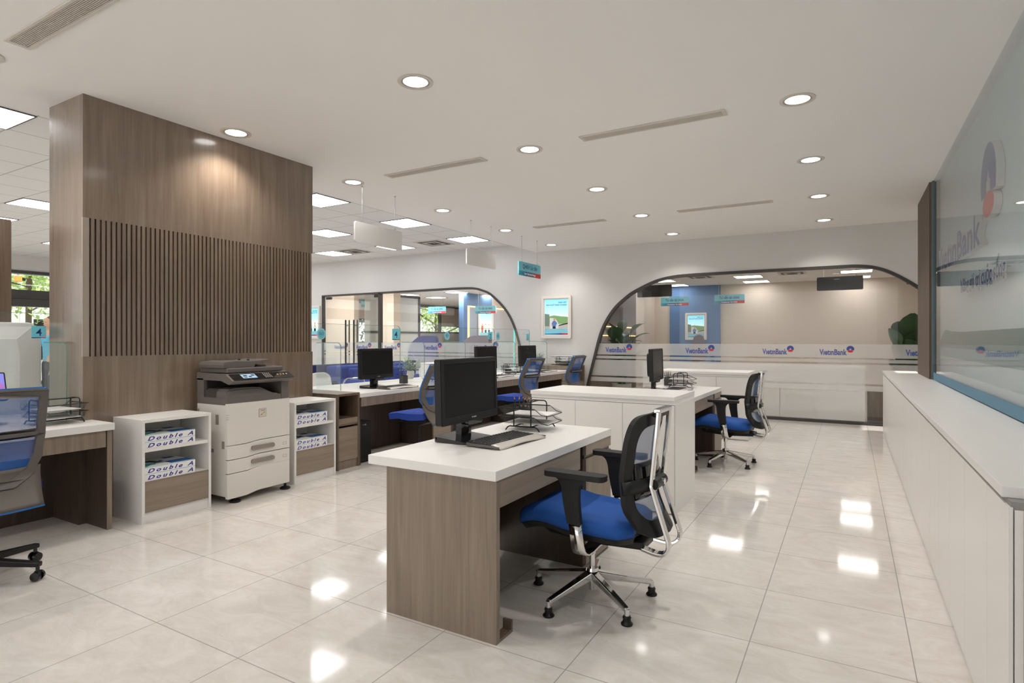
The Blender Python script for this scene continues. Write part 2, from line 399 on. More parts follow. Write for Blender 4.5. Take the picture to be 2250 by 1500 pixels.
arch_window('window_1', AR, [], SL, [(-4.02, -3.50, 1.075), (-2.52, -2.03, 1.075), (-1.26, -.79, 1.075), (-.42, .055, 1.075), (.72, 1.2, 1.075)], False)
arch_window('window_2', AL, [(-9.765, -9.705, YW - .02, YW + .08, .02, 2.43)], SL, [(-11.28, -10.80, 1.085), (-10.52, -10.02, 1.085), (-9.60, -9.10, 1.085), (-8.42, -7.90, 1.085), (-7.02, -6.42, 1.085)], True)
d = bpy.data.objects.new('door_1', None); COL.objects.link(d); struct(d); WLOC[d.name] = Vector()
for xa, xb in ((-11.61, -10.735), (-10.715, -9.79)):
    B().box(xa, xb, YW + .06, YW + .072, .05, 2.36).build('door_leaf', 'glass_window', d)
for x in (-10.86, -10.58):
    bb = B(); bb.cyl((x, YW + .0, .55), (x, YW + .0, 1.80), .019); bb.cyl((x, YW + .12, .55), (x, YW + .12, 1.80), .019)
    for z in (.72, 1.66): bb.cyl((x, YW, z), (x, YW + .12, z), .008, n=8)
    bb.build('pull_handle', 'black', d, smooth=True)
bb = B()
for x in (-11.60, -9.95): bb.box(x, x + .16, YW + .04, YW + .10, 2.33, 2.39)
bb.build('patch_fitting', 'black', d)

# walnut pillar with fluted middle
pil = bpy.data.objects.new('wall_pillar', None); COL.objects.link(pil); struct(pil); WLOC[pil.name] = Vector()
PX, PY0, PY1 = -4.75, 2.06, 4.12
bb = B(); bb.box(-5.265, PX, PY0, PY1, 2.195, HC); bb.box(-5.265, PX, PY0, PY1, 0, 1.195); bb.box(-5.265, PX - .018, PY0, PY1, 1.195, 2.195)
bb.build('panel', 'wood_pillar', pil)
bb = B(); bb.box(PX - .018, PX - .016, PY0 + .045, PY1, 1.195, 2.195); bb.build('groove', 'groove', pil)
bb = B(); y = PY0 + .052; pitch = .0352
while y + .023 < PY1 + .001:
    bb.box(PX - .016, PX, y, min(y + .0225, PY1), 1.195, 2.195); y += pitch
bb.build('fluting', 'wood_pillar', pil)
B().box(PX - .017, PX + .001, PY0 - .001, PY0 + .04, 1.195, 2.195).build('corner_trim', mat('pale_trim', srgb(160, 148, 136), .4), pil)['label'] = 'pale corner trim beside the fluting'

# street wall with its windows
ws = bpy.data.objects.new
holes = [(3.2, 8.8, .25, 2.93), (-2.7, 2.6, .25, 2.93), (16.3, 18.4, 1.15, 2.80), (20.55, 25.0, 1.60, 2.85)]  # second opening is unseen, added for daylight and a brighter pillar reflection
outer = [(YF, 0), (YB, 0), (YB, HT), (YF, HT)]
hl = [[(a, c), (a, e), (bq, e), (bq, c)] for a, bq, c, e in holes]
struct(B().prism([outer] + hl, (XE, 0, 0), Y_, Z_, -.2, 0).build('wall_left', 'wall'))
for i, (a, bq, c, e) in enumerate(holes):
    w = bpy.data.objects.new('window_%d' % (i + 3), None); COL.objects.link(w); struct(w); WLOC[w.name] = Vector()
    bb = B(); bb.prism([[(a, c), (bq, c), (bq, e), (a, e)], [(a + .07, c + .07), (a + .07, e - .07), (bq - .07, e - .07), (bq - .07, c + .07)]], (XE + .04, 0, 0), Y_, Z_, -.28, 0)
    if i < 2: bb.box(XE - .2, XE + .02, a, bq, 2.09, 2.48); bb.box(XE - .1, XE + .06, a, bq, 2.28, 2.30)
    if i == 2: bb.box(XE - .1, XE + .06, a, bq, 2.00, 2.08)
    if i == 3: bb.box(XE - .1, XE + .06, 22.1, 22.16, c, e)
    bb.build('window_frame', 'dark_frame', w)
    B().box(XE - .12, XE - .11, a + .03, bq - .03, c + .03, e - .03).build('pane', 'glass', w)

# ------------------------------------------------------------------ low white counter, wood panel and glass sign wall on the right
cn = thing('storage_counter', 'long low white plank-fronted storage counter under the glass sign wall on the right', 'counter', (.6, 6, 0))
bb = B(); bb.box(.42, .797, 2.23, 9.88, .0, .815); bb.build('carcass', 'white', cn)
ys = [2.23, 2.55, 3.0, 3.41, 3.8]
while ys[-1] < 9.5: ys.append(ys[-1] + .40)
ys[-1] = 9.88
for a, c in zip(ys, ys[1:]): B().box(.406, .4164, a + .0015, c - .0015, .012, .822).build('front_panel', 'white', cn)
B().box(.4165, .4195, 2.24, 9.87, .012, .815).build('panel_seam', 'seam', cn)
bb = B(); bb.box(.40, .797, 2.29, 9.89, .838, .872); bb.build('countertop', 'white', cn, bevel=.002)
B().box(.412, .796, 2.24, 9.88, .815, .838).build('shadow_gap', 'seam', cn)
B().box(.44, .797, 2.222, 2.23, .0, .815).build('end_panel', mat('end_grey', srgb(150, 142, 132), .4), cn)['label'] = 'grey end panel'
B().box(.767, XR + .02, 8.0, 9.27, .873, HC).build('trim_1', 'wood_strip')['kind'] = 'structure'
gw = bpy.data.objects.new('wall_right_glass', None); COL.objects.link(gw); struct(gw); WLOC[gw.name] = Vector()
B().box(.788, XR + .02, 7.94, 8.0, .873, HC).build('end_post', mat('blue_grey_post', srgb(92, 108, 116), .5), gw)
GX = .80
B().box(GX, GX + .012, YF, 7.93, .875, HC - .004).build('pane', 'glass_blue', gw)
B().box(GX + .062, GX + .075, YF, 7.93, .875, HC - .004).build('backing', 'sign_back', gw)
B().box(GX + .059, GX + .0615, YF, 7.9, 1.14, 1.235).build('printed_band', mat('pale_band', srgb(150, 172, 178), .4), gw)
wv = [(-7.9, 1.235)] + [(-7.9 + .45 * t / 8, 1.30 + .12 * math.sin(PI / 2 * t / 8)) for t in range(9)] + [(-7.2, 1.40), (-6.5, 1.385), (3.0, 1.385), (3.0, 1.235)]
B().prism([wv], (GX + .0615, 0, 0), -Y_, Z_, 0, .003).build('reflection_wave', 'teal', gw)  # painted teal shape stands for a reflection seen in the glass
B().box(GX - .002, GX - .0005, YF, 7.93, .876, .955).build('blue_strip', 'strip_blue', gw)  # translucent blue strip along the foot of the pane
def on_glass(y, z): return (GX + .014, y, z)
sg = thing('wall_sign', 'large three-dimensional bank name, round emblem and slogan behind the blue glass wall', 'sign', (GX + .04, 6, 2.0))
text('V\u0131et\u0131nBank', .348, 'letter_blue', sg, (GX + .060, 7.70, 2.016), -Y_, Z_, 'bank_name', ext=.045, offset=.006, width=2.36, lift=0, mats=['letter_blue', 'white'])
emblem(sg, (GX + .060, 5.075, 2.405), -Y_, Z_, .2545, depth=.045, blue='letter_blue', red='letter_red', sides='white', lift=0)
text('N\u00e2ng gi\u00e1 tr\u1ecb cu\u1ed9c s\u1ed1ng', .161, 'slogan', sg, (GX + .022, 6.21, 1.715), -Y_, Z_, 'slogan', ext=.008, offset=.003, width=1.64, lift=0, mats=['slogan', 'white'])
for k in range(9): B().cyl((GX + .022, 6.08 - k * .175, 1.775), (GX + .062, 6.08 - k * .175, 1.775), .004, n=6).build('stand_off', 'steel', sg)

# ------------------------------------------------------------------ ceiling fixtures
def ring(b, r0, r1, z0, z1, n=40):
    v = []
    for r, z in ((r0, z0), (r1, z0), (r1, z1), (r0, z1)): v += [(r * math.cos(2 * PI * i / n), r * math.sin(2 * PI * i / n), z) for i in range(n)]
    b.add(v, [(k * n + i, k * n + (i + 1) % n, ((k + 1) % 4) * n + (i + 1) % n, ((k + 1) % 4) * n + i) for k in range(4) for i in range(n)])
dl = thing('downlight', '', 'ceiling light', (0, 0, 0), 'recessed round downlights in the plaster ceiling')
bb = B(); ring(bb, .098, .122, -.006, -.0005); bb.build('trim_ring', 'vent', dl, smooth=True)
bb = B(); ring(bb, .084, .098, -.004, -.0005); bb.build('reflector_ring', mat('downlight_recess', srgb(158, 150, 141), .4), dl, smooth=True)
bb = B(); bb.lathe([(.084, -.002), (.084, -.001)], n=40); bb.build('diffuser', 'lamp', dl)
first = True
ORD = ['nearest', 'second nearest', 'third', 'fourth', 'fifth', 'sixth']
cols = [(-.335, 'over the aisle by the long counter', [1.45, 3.11, 4.75, 6.41, 8.09, 9.76]), (-2.57, 'over the two office desks', [1.45, 3.11, 4.75, 6.41, 8.09, 9.76]), (-4.82, 'over the teller counter', [1.45, 3.11, 4.75, 6.41, 8.09, 9.76])]
vis0 = {0: 2, 1: 1, 2: 1}  # earlier aisle and desk lights are out of view, added to light the foreground
for ci, (x, where, yy) in enumerate(cols):
    for k, y in enumerate(yy):
        xx = (-4.64 if k == 0 else -4.53) if (ci == 2 and k < 2) else x
        kk = k - vis0[ci]
        lab = ('round downlight %s, overhead in row %d' % (where, k + 1)) if kk < 0 else 'round downlight %s, %s in its row' % (where, ORD[kk])
        if xx == -4.53: lab = 'round recessed downlight close in front of the walnut pillar'
        o = dl if first else dup(dl); first = False
        o['label'] = lab; o.location = (xx, y, HC)
        ld = bpy.data.lights.new('downlight_lamp', 'SPOT'); ld.energy = DOWN_W; ld.spot_size = math.radians(128); ld.spot_blend = .75; ld.shadow_soft_size = .06; ld.color = (1, .955, .905)
        lo = bpy.data.objects.new('downlight_lamp', ld); COL.objects.link(lo); lo.parent = o; lo.location = (0, 0, -.012)
def ceiling_panel(x0, y0, z, label, group, w=.617, h=.617):
    t = thing('ceiling_light', label, 'ceiling light', (x0, y0, z), group)
    bb = B(); bb.prism([[(x0, y0), (x0 + w, y0), (x0 + w, y0 + h), (x0, y0 + h)], [(x0 + .012, y0 + .012), (x0 + .012, y0 + h - .012), (x0 + w - .012, y0 + h - .012), (x0 + w - .012, y0 + .012)]], (0, 0, z), X_, Y_, -.010, -.0005)
    bb.build('panel_frame', 'vent_dark', t)
    B().box(x0 + .012, x0 + w - .012, y0 + .012, y0 + h - .012, z - .006, z - .001).build('diffuser', 'panel' if z == HT else 'panel_back', t)
    return t
RW = ['first', 'second', 'third', 'fourth', 'fifth']
for ci, x in enumerate((-6.15 - .617, -6.15 - .617 * 4, -6.15 - .617 * 7, -6.15 - .617 * 10, -6.15 - .617 * 13)):
    for ri, y in enumerate((1.70, 3.55, 5.40, 7.25, 9.10)):
        ceiling_panel(x, y, HT, 'square light in the tiled ceiling, %s column from the pillar, %s row from the front' % (RW[ci], RW[ri]), 'square light panels in the tiled ceiling')
for ci, (x, wh) in enumerate(((-4.75, 'left'), (-2.55, 'middle'), (-.2, 'right'))):
    for ri, y in enumerate((12.35, 15.4, 16.85)):
        ceiling_panel(x, y, HB, 'ceiling light behind the right arch, %s column, %s row' % (wh, RW[ri]), 'light panels behind the right arch', .65, .62)
for ci, x in enumerate((-13.9, -11.8, -9.6)):
    for ri, y in enumerate((11.4, 15.75, 17.35)):  # first row is unseen, added to light the beige columns
        cp_ = ceiling_panel(x, y, HB, 'ceiling light behind the left arch, %s column, %s row' % (RW[ci], RW[ri]), 'light panels behind the left arch', .62, .62)
        ld = bpy.data.lights.new('panel_lamp', 'AREA'); ld.energy = 40; ld.size = .58; ld.color = (1, .96, .92)  # extra lamp under each panel, added to brighten the left back room
        lo = bpy.data.objects.new('panel_lamp', ld); COL.objects.link(lo); lo.parent = cp_; lo.location = (.31, .31, -.014)
def vent(x0, x1, y0, y1, z, label, slats=10):
    t = thing('air_vent', label, 'vent', (x0, y0, z), 'linear air vents in the plaster ceiling')
    bb = B(); bb.prism([[(x0, y0), (x1, y0), (x1, y1), (x0, y1)], [(x0 + .03, y0 + .018), (x0 + .03, y1 - .018), (x1 - .03, y1 - .018), (x1 - .03, y0 + .018)]], (0, 0, z), X_, Y_, -.010, -.0005)
    bb.build('vent_frame', 'vent', t, bevel=.002)
    B().box(x0 + .03, x1 - .03, y0 + .018, y1 - .018, z - .002, z - .0005).build('recess', 'vent_dark', t)
    bb = B(); n = slats
    for k in range(n):
        yc = y0 + .018 + (y1 - y0 - .036) * (k + .5) / n
        bb.bar((x0 + .03, yc, z - .006), (x1 - .03, yc, z - .006), (y1 - y0 - .036) / n * .5, .006)
    bb.build('louvre', 'vent', t)
vent(-4.30, -3.09, 1.455, 1.585, HC, 'linear air vent in the top left corner, nearest the viewer')
vent(-4.32, -3.08, 4.70, 4.83, HC, 'linear air vent between the two downlights in front of the teller signs')
vent(-2.04, -.83, 4.66, 4.79, HC, 'linear air vent above the first desk, beside the aisle downlights')
vent(-4.30, -3.12, 8.04, 8.17, HC, 'linear air vent far back over the teller chairs')
vent(-2.05, -.85, 8.01, 8.14, HC, 'linear air vent far back over the second desk')
def diffuser(x, y, z, label, w=.6):
    t = thing('air_diffuser', label, 'vent', (x, y, z))
    for k in range(4):
        r = w / 2 - k * .065
        bb = B(); bb.prism([[(x - r, y - r), (x + r, y - r), (x + r, y + r), (x - r, y + r)], [(x - r + .045, y - r + .045), (x - r + .045, y + r - .045), (x + r - .045, y + r - .045), (x + r - .045, y - r + .045)]], (0, 0, z), X_, Y_, -.008 - .004 * k, -.0005)
        bb.build('cone', 'vent' if k % 2 == 0 else 'vent_dark', t)
diffuser(-9.5, 9.42, HT, 'square air diffuser in the tiled ceiling above the left arch')
diffuser(-7.3, 9.42, HT, 'square air diffuser beside the farthest tiled-ceiling light panel')
diffuser(-3.3, 15.2, HB, 'square air diffuser in the ceiling behind the right arch, left one')
diffuser(-1.2, 15.4, HB, 'square air diffuser in the ceiling behind the right arch, right one')

# ------------------------------------------------------------------ hanging signs
def hang_sign(name_lab, O, U, z0, z1, zc, kind, l1=None, l2=None, w=.80):
    U = Vector(U); O = Vector(O)
    t = thing('hanging_sign', name_lab, 'sign', (O.x, O.y, z0)); Nn = U.cross(Z_)
    face = {'white': 'white_matte', 'black': 'black', 'cyan': 'cyan'}[kind]
    B().prism([rrect(0, w, z0, z1, .025)], O, U, Z_, -.02, 0).build('board', face, t)
    bb = B()
    for a in (.12, w - .12):
        p = O + U * a - Nn * .01; bb.cyl(p + Z_ * z1, p + Z_ * zc, .003, n=6); bb.cyl(p + Z_ * (z1 - .005), p + Z_ * (z1 + .018), .009, n=8); bb.cyl(p + Z_ * (zc - .01), p + Z_ * zc, .012, n=8)
    bb.build('suspension_wire', 'steel', t)
    if l1:
        h = (z1 - z0) * .32
        x0 = [O.x, O.y][0 if abs(U.x) > .5 else 1]
        q = B(); q.prism([[(0, z0 + .004), (.025, z0), (w - .025, z0), (w, z0 + .004), (w, z0 + h), (0, z0 + h)]], O, U, Z_, .0004, .001)
        # band colours run along the board
        ax = 0 if abs(U.x) > .5 else 1
        o = q.build('colour_band', 'cyan', t)
        for v in o.data.vertices: pass
        a0 = 0.0
        o.data.materials.clear(); o.data.materials.append(grad_mat('sign_band', [(0, srgb(60, 176, 200)), (.3, srgb(40, 110, 160)), (.62, srgb(70, 60, 110)), (.72, srgb(205, 50, 64)), (1, srgb(214, 46, 56))], ax, a0, w * (1 if U[ax] > 0 else -1)))
        c = O + U * (w * .5)
        text(l1, .105, 'navy_print', t, c + Z_ * (z0 + h + (z1 - z0 - h) * .30), U, Z_, 'sign_lettering', offset=.0015, align='CENTER', width=w * .66, lift=.0012)
        text(l2, .055, 'white_print', t, c + Z_ * (z0 + h * .30), U, Z_, 'small_lettering', offset=.0015, align='CENTER', width=w * .52, lift=.0014)
    return t
hang_sign('blank white hanging sign nearest the walnut pillar', (-4.84, 4.80, 0), Y_, 2.425, 2.66, HC, 'white')
hang_sign('blank white hanging sign in the middle of the row over the teller counter', (-4.84, 7.02, 0), Y_, 2.415, 2.652, HC, 'white')
hang_sign('turquoise hanging sign with a red-ended band, farthest over the teller counter', (-4.84, 8.56, 0), Y_, 2.41, 2.645, HC, 'cyan', 'QHKH \u01afu ti\u00ean', 'Senior Relationship Manager')
TV = 'T\u01b0 v\u1ea5n t\u00e0i ch\u00ednh'
for lab, x, y, z0 in (('turquoise hanging sign behind the right arch, left of the blue wall panel', -4.81, 17.0, 2.29), ('turquoise hanging sign behind the right arch, right of the blue wall panel', -3.30, 17.0, 2.31)):
    hang_sign(lab, (x, y, 0), X_, z0, z0 + .25, HB, 'cyan', TV, 'Customer Services')
for lab, x, y in (('black blank hanging board behind the left shoulder of the right arch', -4.29, 13.2), ('black blank hanging board behind the top of the right arch', -.58, 13.2), ('black blank hanging board half hidden behind the walnut strip', .86, 12.4)):
    hang_sign(lab, (x, y, 0), X_, 2.29, 2.56, HB, 'black')
for lab, x, y, z0 in (('turquoise hanging sign seen through the glass door of the left arch', -14.25, 14.4, 2.40), ('turquoise hanging sign cut off by the beige column behind the left arch', -16.75, 18.5, 2.40), ('turquoise hanging sign in front of the garden window behind the left arch', -13.45, 17.0, 2.26), ('turquoise hanging sign in front of the blue wall behind the left arch', -10.7, 16.0, 2.16)):
    hang_sign(lab, (x, y, 0), X_, z0, z0 + .25, HB, 'cyan', TV, 'Customer Services')

# ------------------------------------------------------------------ posters
def poster(label, O, U, w, h, lines, scene):
    O = Vector(O); U = Vector(U); t = thing('poster_frame', label, 'poster', O); ax = 0
    bb = B(); bb.prism([rrect(0, w, 0, h, .03), list(reversed(rrect(.055, w - .055, .055, h - .055, .006)))], O, U, Z_, .002, .045); bb.build('frame', mat('pale_frame', srgb(226, 219, 211), .4), t, bevel=.004)
    B().prism([[(.05, .05), (w - .05, .05), (w - .05, h - .05), (.05, h - .05)]], O, U, Z_, .004, .02).build('white_border', 'white_print', t)
    a, b_ = .075, w - .075; c, d = .075, h - .075; H = d - c; Wd = b_ - a
    z = lambda f: c + H * f
    xx = lambda f: a + Wd * f
    def patch(nm, poly, m, k): 
        o = B().prism([[(xx(p), z(q)) for p, q in poly]], O, U, Z_, .0202 + k * .0004, .0204 + k * .0004).build(nm, m, t); return o
    R = [(0, 0), (1, 0), (1, 1), (0, 1)]
    patch('print', R, grad_mat('poster_sky', [(0, srgb(150, 214, 232)), (.16, srgb(150, 214, 232)), (.40, srgb(226, 238, 200)), (.62, srgb(170, 222, 232)), (1, srgb(118, 204, 228))], 2, c, d, .4, .75), 0)  # background given a glow so the print looks brighter
    if scene == 'field':
        patch('field', [(0, .30), (1, .30), (1, .50), (.7, .52), (.4, .55), (0, .5)], mat('print_green', srgb(140, 184, 120), .5), 1)
        patch('road', [(0, .17), (1, .17), (1, .32), (.6, .28), (.3, .32), (0, .28)], mat('print_grey', srgb(206, 200, 196), .5), 2)
        patch('greenhouse', [(0, .24), (.2, .24), (.2, .58), (0, .60)], mat('print_greenhouse', srgb(124, 146, 128), .5), 3)
        patch('vehicle', [(.22, .17), (.60, .17), (.58, .34), (.46, .46), (.22, .48)], 'white_print', 4)
        patch('stripe', [(.62, .25), (1, .30), (1, .33), (.62, .28)], 'black', 5)
        patch('trousers', [(.34, .17), (.48, .17), (.47, .25), (.35, .25)], 'black', 6)
        patch('shirt', [(.33, .24), (.48, .24), (.54, .33), (.46, .39), (.36, .39), (.30, .32)], mat('print_shirt', srgb(96, 134, 200), .5), 7)
        patch('portrait', circle(.42, .425, .045, 14, .035), 'skin', 8)
    else:
        for k, (x0, cc) in enumerate(((.10, srgb(206, 110, 80)), (.38, srgb(222, 226, 230)), (.66, srgb(226, 226, 226)))):
            patch('legs', [(x0 + .04, .17), (x0 + .18, .17), (x0 + .18, .28), (x0 + .04, .28)], 'black' if k else mat('p_or', cc, .5), 2)
            patch('torso', [(x0, .27), (x0 + .22, .27), (x0 + .19, .42), (x0 + .03, .42)], mat('p_t', cc, .5), 3)
            patch('portrait', circle(x0 + .11, .46, .05, 12, .035), 'skin', 4)
    patch('footer', [(0, .05), (1, .05), (1, .17), (0, .17)], mat('print_footer', srgb(140, 212, 230), .5), 9)
    o = patch('colour_strip', [(0, 0), (1, 0), (1, .045), (0, .045)], grad_mat('strip', [(0, srgb(60, 190, 210)), (.55, srgb(50, 120, 180)), (.7, srgb(80, 60, 120)), (.85, srgb(210, 50, 70)), (1, srgb(210, 50, 70))], 0 if abs(U.x) > .5 else 1, a, b_), 10)
    Nn = U.cross(Z_); P = lambda fx, fz: O + U * xx(fx) + Z_ * z(fz) + Nn * .0225
    text(lines[0], H * .06, 'navy_print', t, P(.95, .89), U, Z_, 'headline', align='RIGHT', offset=.0012)
    text(lines[1], H * .06, 'navy_print', t, P(.95, .82), U, Z_, 'headline', align='RIGHT', offset=.001, width=Wd * lines[2])
    text('V\u0131et\u0131nBank', H * .035, 'navy_print', t, P(.64, .09), U, Z_, 'small_lettering', offset=.0005, width=Wd * .24)
    emblem(t, P(.915, .125), U, Z_, Wd * .035)
    return t
poster('framed blue loan poster on the far wall between the two arches', (-5.37, YW - .002, 1.335), X_, .655, .85, ('CHO VAY', 'S\u1ea2N XU\u1ea4T KINH DOANH', .88), 'field')
poster('framed blue poster at the pillar edge, left of the left arch', (-12.40, YW - .002, 1.335), X_, .655, .85, ('CHO VAY', 'MUA \u00d4 T\u00d4', .5), 'people')
# blue wall panels behind the arches and the posters on them
B().box(-4.72, -3.26, 17.62, 17.70, 0, HB).build('wall_panel_blue', 'blue_wall')['kind'] = 'structure'
poster('framed blue loan poster on the blue panel seen through the right arch', (-4.25, 17.617, 1.30), X_, .62, .80, ('CHO VAY', 'S\u1ea2N XU\u1ea4T KINH DOANH', .88), 'field')
bp = B(); bp.box(-11.5, -11.3, 16.2, 18.0, 0, HB); struct(bp.build('wall_panel_blue', 'blue_wall'))
bp = B(); bp.box(-11.5, -11.3, 18.0, 22.0, 0, HB); struct(bp.build('wall_panel_beige', 'beige'))
lp = thing('lit_partition', 'frosted partition edged with a warm light strip, seen through the left arch', 'partition', (-11, 17, 0))
B().box(-11.04, -11.02, 16.1, 19.2, 0, 2.40).build('glass_panel', veil('hazy_panel', srgb(190, 196, 206), .35, .3), lp)
bb = B(); bb.box(-11.05, -11.0, 16.06, 16.11, 0, 2.42); bb.box(-11.05, -11.0, 16.06, 19.2, 2.40, 2.44); bb.build('light_strip', 'led_warm', lp)
poster('framed people poster on the blue wall seen through the left arch', (-11.0, 16.62, 1.30), Y_, .92, 1.15, ('CHO VAY', 'MUA \u00d4 T\u00d4', .45), 'people')
# beige columns, glazed partition and divider of the back rooms
struct(B().box(-14.4, -13.15, 13.0, 13.2, 0, HB).build('wall_column', 'beige'))
struct(B().box(-12.02, -11.56, 13.0, 13.3, 0, HB).build('wall_column', 'beige'))
struct(B().box(-12.10, -12.02, 13.0, 13.3, 0, HB).build('trim_2', 'wood_dark'))
struct(B().box(-5.40, -5.2, YW + .12, 17.7, 0, HB).build('wall_divider', 'beige'))
struct(B().box(-5.2, -5.14, 11.0, 15.7, 0, HB).build('wall_divider_cladding', 'wood_dark'))
sh = thing('light_shelf', 'pair of warm light strips on the dark panelling behind the right arch', 'light', (-5.14, 13, 1.3))
for z in (1.62, 1.40): B().box(-5.14, -5.09, 11.2, 15.5, z, z + .02).build('strip', 'led_warm', sh)
gp = thing('glazed_partition', 'dark-framed frosted glass partition behind the left arch', 'partition', (-13, 15, 0))
bb = B(); bb.box(-13.03, -12.97, 15.88, 15.96, 0, 2.78); bb.box(-13.03, -12.97, 13.3, 15.96, 2.72, 2.80); bb.box(-13.03, -12.97, 13.3, 15.96, 1.52, 1.58); bb.build('frame', 'dark_frame', gp)
B().box(-13.01, -13.0, 13.3, 15.9, 0, 2.72).build('frosted_pane', veil('soft_frost', srgb(190, 190, 182), .75, .4), gp)
def roller_blind(y0, y1, z0, z1, label):
    t = thing('roller_blind', label, 'blind', (XE + .06, y0, z1), 'roller blinds on the street windows')
    B().box(XE + .070, XE + .074, y0, y1, z0, z1).build('fabric', 'blind', t)
    bb = B(); bb.cyl((XE + .085, y0, z1), (XE + .085, y1, z1), .03); bb.build('roller', 'grey', t)
    bb = B(); bb.bar((XE + .072, y0, z0), (XE + .072, y1, z0), .012, .02); bb.build('hem_bar', 'grey', t)
roller_blind(16.75, 18.35, 2.12, 2.78, 'roller blind seen through the glass door of the left arch')
roller_blind(22.15, 24.9, 1.93, 2.83, 'roller blind to the right of the garden window behind the left arch')
ct = thing('light_tube', 'curved cyan glowing tube just inside the right leg of the left arch', 'light', (-6.3, 10.8, .9))
bb = B(); bb.tube([(-6.29, 10.75, 1.755), (-6.22, 10.75, 1.70), (-6.19, 10.75, 1.60), (-6.19, 10.75, .6), (-6.19, 10.75, 0)], .014); bb.build('tube', 'led_cyan', ct, smooth=True)

# ------------------------------------------------------------------ walnut desks with white tops
def make_desk():
    """origin on the floor at the near corner of the seat side; runs +y 1.39 m, goes -x 0.74 m"""
    t = thing('office_desk', '', 'desk', (0, 0, 0), 'walnut desks with white tops')
    Lg, D = 1.385, .735
    b = B().box(-D, .004, -.012, Lg + .004, .708, .752); b.build('desktop', 'white', t, bevel=.002)
    B().box(-.625, 0, 0, .028, 0, .708).build('side_panel', 'wood', t)
    B().box(-.625, -.02, Lg - .018, Lg, 0, .708).build('side_panel', 'wood', t)
    B().box(-.625, -.607, .028, Lg - .018, .10, .708).build('modesty_panel', 'wood_shaded', t)
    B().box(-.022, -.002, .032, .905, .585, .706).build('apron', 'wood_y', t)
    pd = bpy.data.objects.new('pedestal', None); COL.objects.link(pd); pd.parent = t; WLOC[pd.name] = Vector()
    B().box(-.60, -.022, .985, Lg - .02, .0, .706).build('carcass', 'wood_shaded', pd)
    f = B().box(-.022, 0, .985, Lg, .648, .706).build('drawer_front', 'wood_y', pd)
    B().box(-.022, 0, .985, Lg, .02, .626).build('door', 'wood', pd)
    B().box(-.020, -.012, .987, Lg - .002, .624, .650).build('finger_pull', 'wood_shaded', pd)
    b = B(); b.box(-.045, 0, .028, .14, 0, .014); b.box(-.045, 0, .128, .14, .014, .055); b.build('floor_rail', 'wood_dark', t)
    return t
DX, DY = -1.318, 2.135
desk1 = make_desk(); desk1.location = (DX, DY, 0); desk1['label'] = 'walnut desk with a glossy white top nearest the viewer'
desk2 = dup(desk1, (DX, DY + 3.69, 0), label='walnut desk with a white top behind the first white cabinet')

def low_cabinet(x0, x1, y0, y1, h, label):
    t = thing('storage_cabinet', label, 'cabinet', (x0, y0, 0), 'low white cabinets between the desks')
    B().box(x0 + .012, x1 - .0, y0 + .02, y1, 0, h - .06).build('carcass', 'white', t)
    B().box(x0, x1 - .002, y0, y1 - .0, h - .03, h).build('countertop', 'white', t, bevel=.0015)
    B().box(x0 + .004, x1 - .004, y0 + .012, y1, h - .06, h - .03).build('shadow_gap', 'white_matte', t)
    n = 3
    for k in range(n):
        a = x0 + .014 + (x1 - .004 - x0 - .014) * k / n; c = x0 + .014 + (x1 - .004 - x0 - .014) * (k + 1) / n
        B().box(a + .0015, c - .0015, y0, y0 + .02, .012, h - .064).build('door', 'white', t)
    B().box(x0 + .014, x1 - .004, y0 + .018, y0 + .0205, .012, h - .062).build('door_gap', 'seam', t)
    return t
low_cabinet(-2.36, -1.135, 4.375, 5.03, .885, 'low white three-door cabinet behind the nearest desk')
low_cabinet(-2.36, -1.135, 8.06, 8.72, .885, 'low white cabinet behind the second desk, before the glass')
# white fronts just behind the right arch
t = thing('glass_front_counter', 'long white counter standing right behind the right arch glass', 'counter', (-1.6, 10.9, 0))
M['white_shell'] = mat('white_shell_plastic', (.90, .885, .865, 1), .35)
B().box(-3.35, .20, 10.66, 11.15, 0, .885).build('body', 'white_shell', t)
for a, c in ((-3.35, -2.2), (-2.19, -1.02), (-1.01, .20)): B().box(a, c, 10.64, 10.66, .03, .885).build('front_panel', 'white_shell', t)
t = thing('side_cabinet', 'walnut cabinet behind the right arch beside the white counter', 'cabinet', (.5, 11, 0))
for a, c in ((.24, .52), (.525, 1.1)): B().box(a, c, 10.9, 10.92, .08, .50).build('door', 'wood', t)
B().box(.24, 1.1, 10.92, 11.3, .02, .50).build('body', 'wood_dark', t)

# ------------------------------------------------------------------ paper cabinets beside the copier
CX1 = -4.353
def paper_cabinet(y0, y1, label):
    t = thing('paper_cabinet', label, 'cabinet', (-4.55, (y0 + y1) / 2, 0), 'white shelf cabinets beside the copier')
    x0, x1, h = -4.748, CX1, .742
    for a, c in ((y0, y0 + .02), (y1 - .02, y1)): B().box(x0, x1, a, c, 0, h).build('side_panel', 'white', t)
    B().box(x0, x1 - .001, y0 + .02, y1 - .02, h - .022, h).build('top_panel', 'white', t)
    B().box(x0, x0 + .008, y0 + .02, y1 - .02, .08, h - .022).build('back_panel', 'white', t)
    B().box(x0 + .008, x1 - .012, y0 + .02, y1 - .02, .508, .532).build('shelf', 'white', t)
    B().box(x0 + .008, x1 - .012, y0 + .02, y1 - .02, .282, .30).build('shelf', 'white', t)
    B().box(x1 - .018, x1 - .001, y0 + .022, y1 - .022, .078, .298).build('drawer_front', 'wood_y', t)
    B().box(x0 + .02, x1 - .012, y0 + .02, y1 - .02, 0, .078).build('plinth', 'white', t)
paper_cabinet(2.257, 2.775, 'white shelf cabinet with a walnut drawer left of the copier')
paper_cabinet(3.57, 4.06, 'white shelf cabinet with a walnut drawer right of the copier')
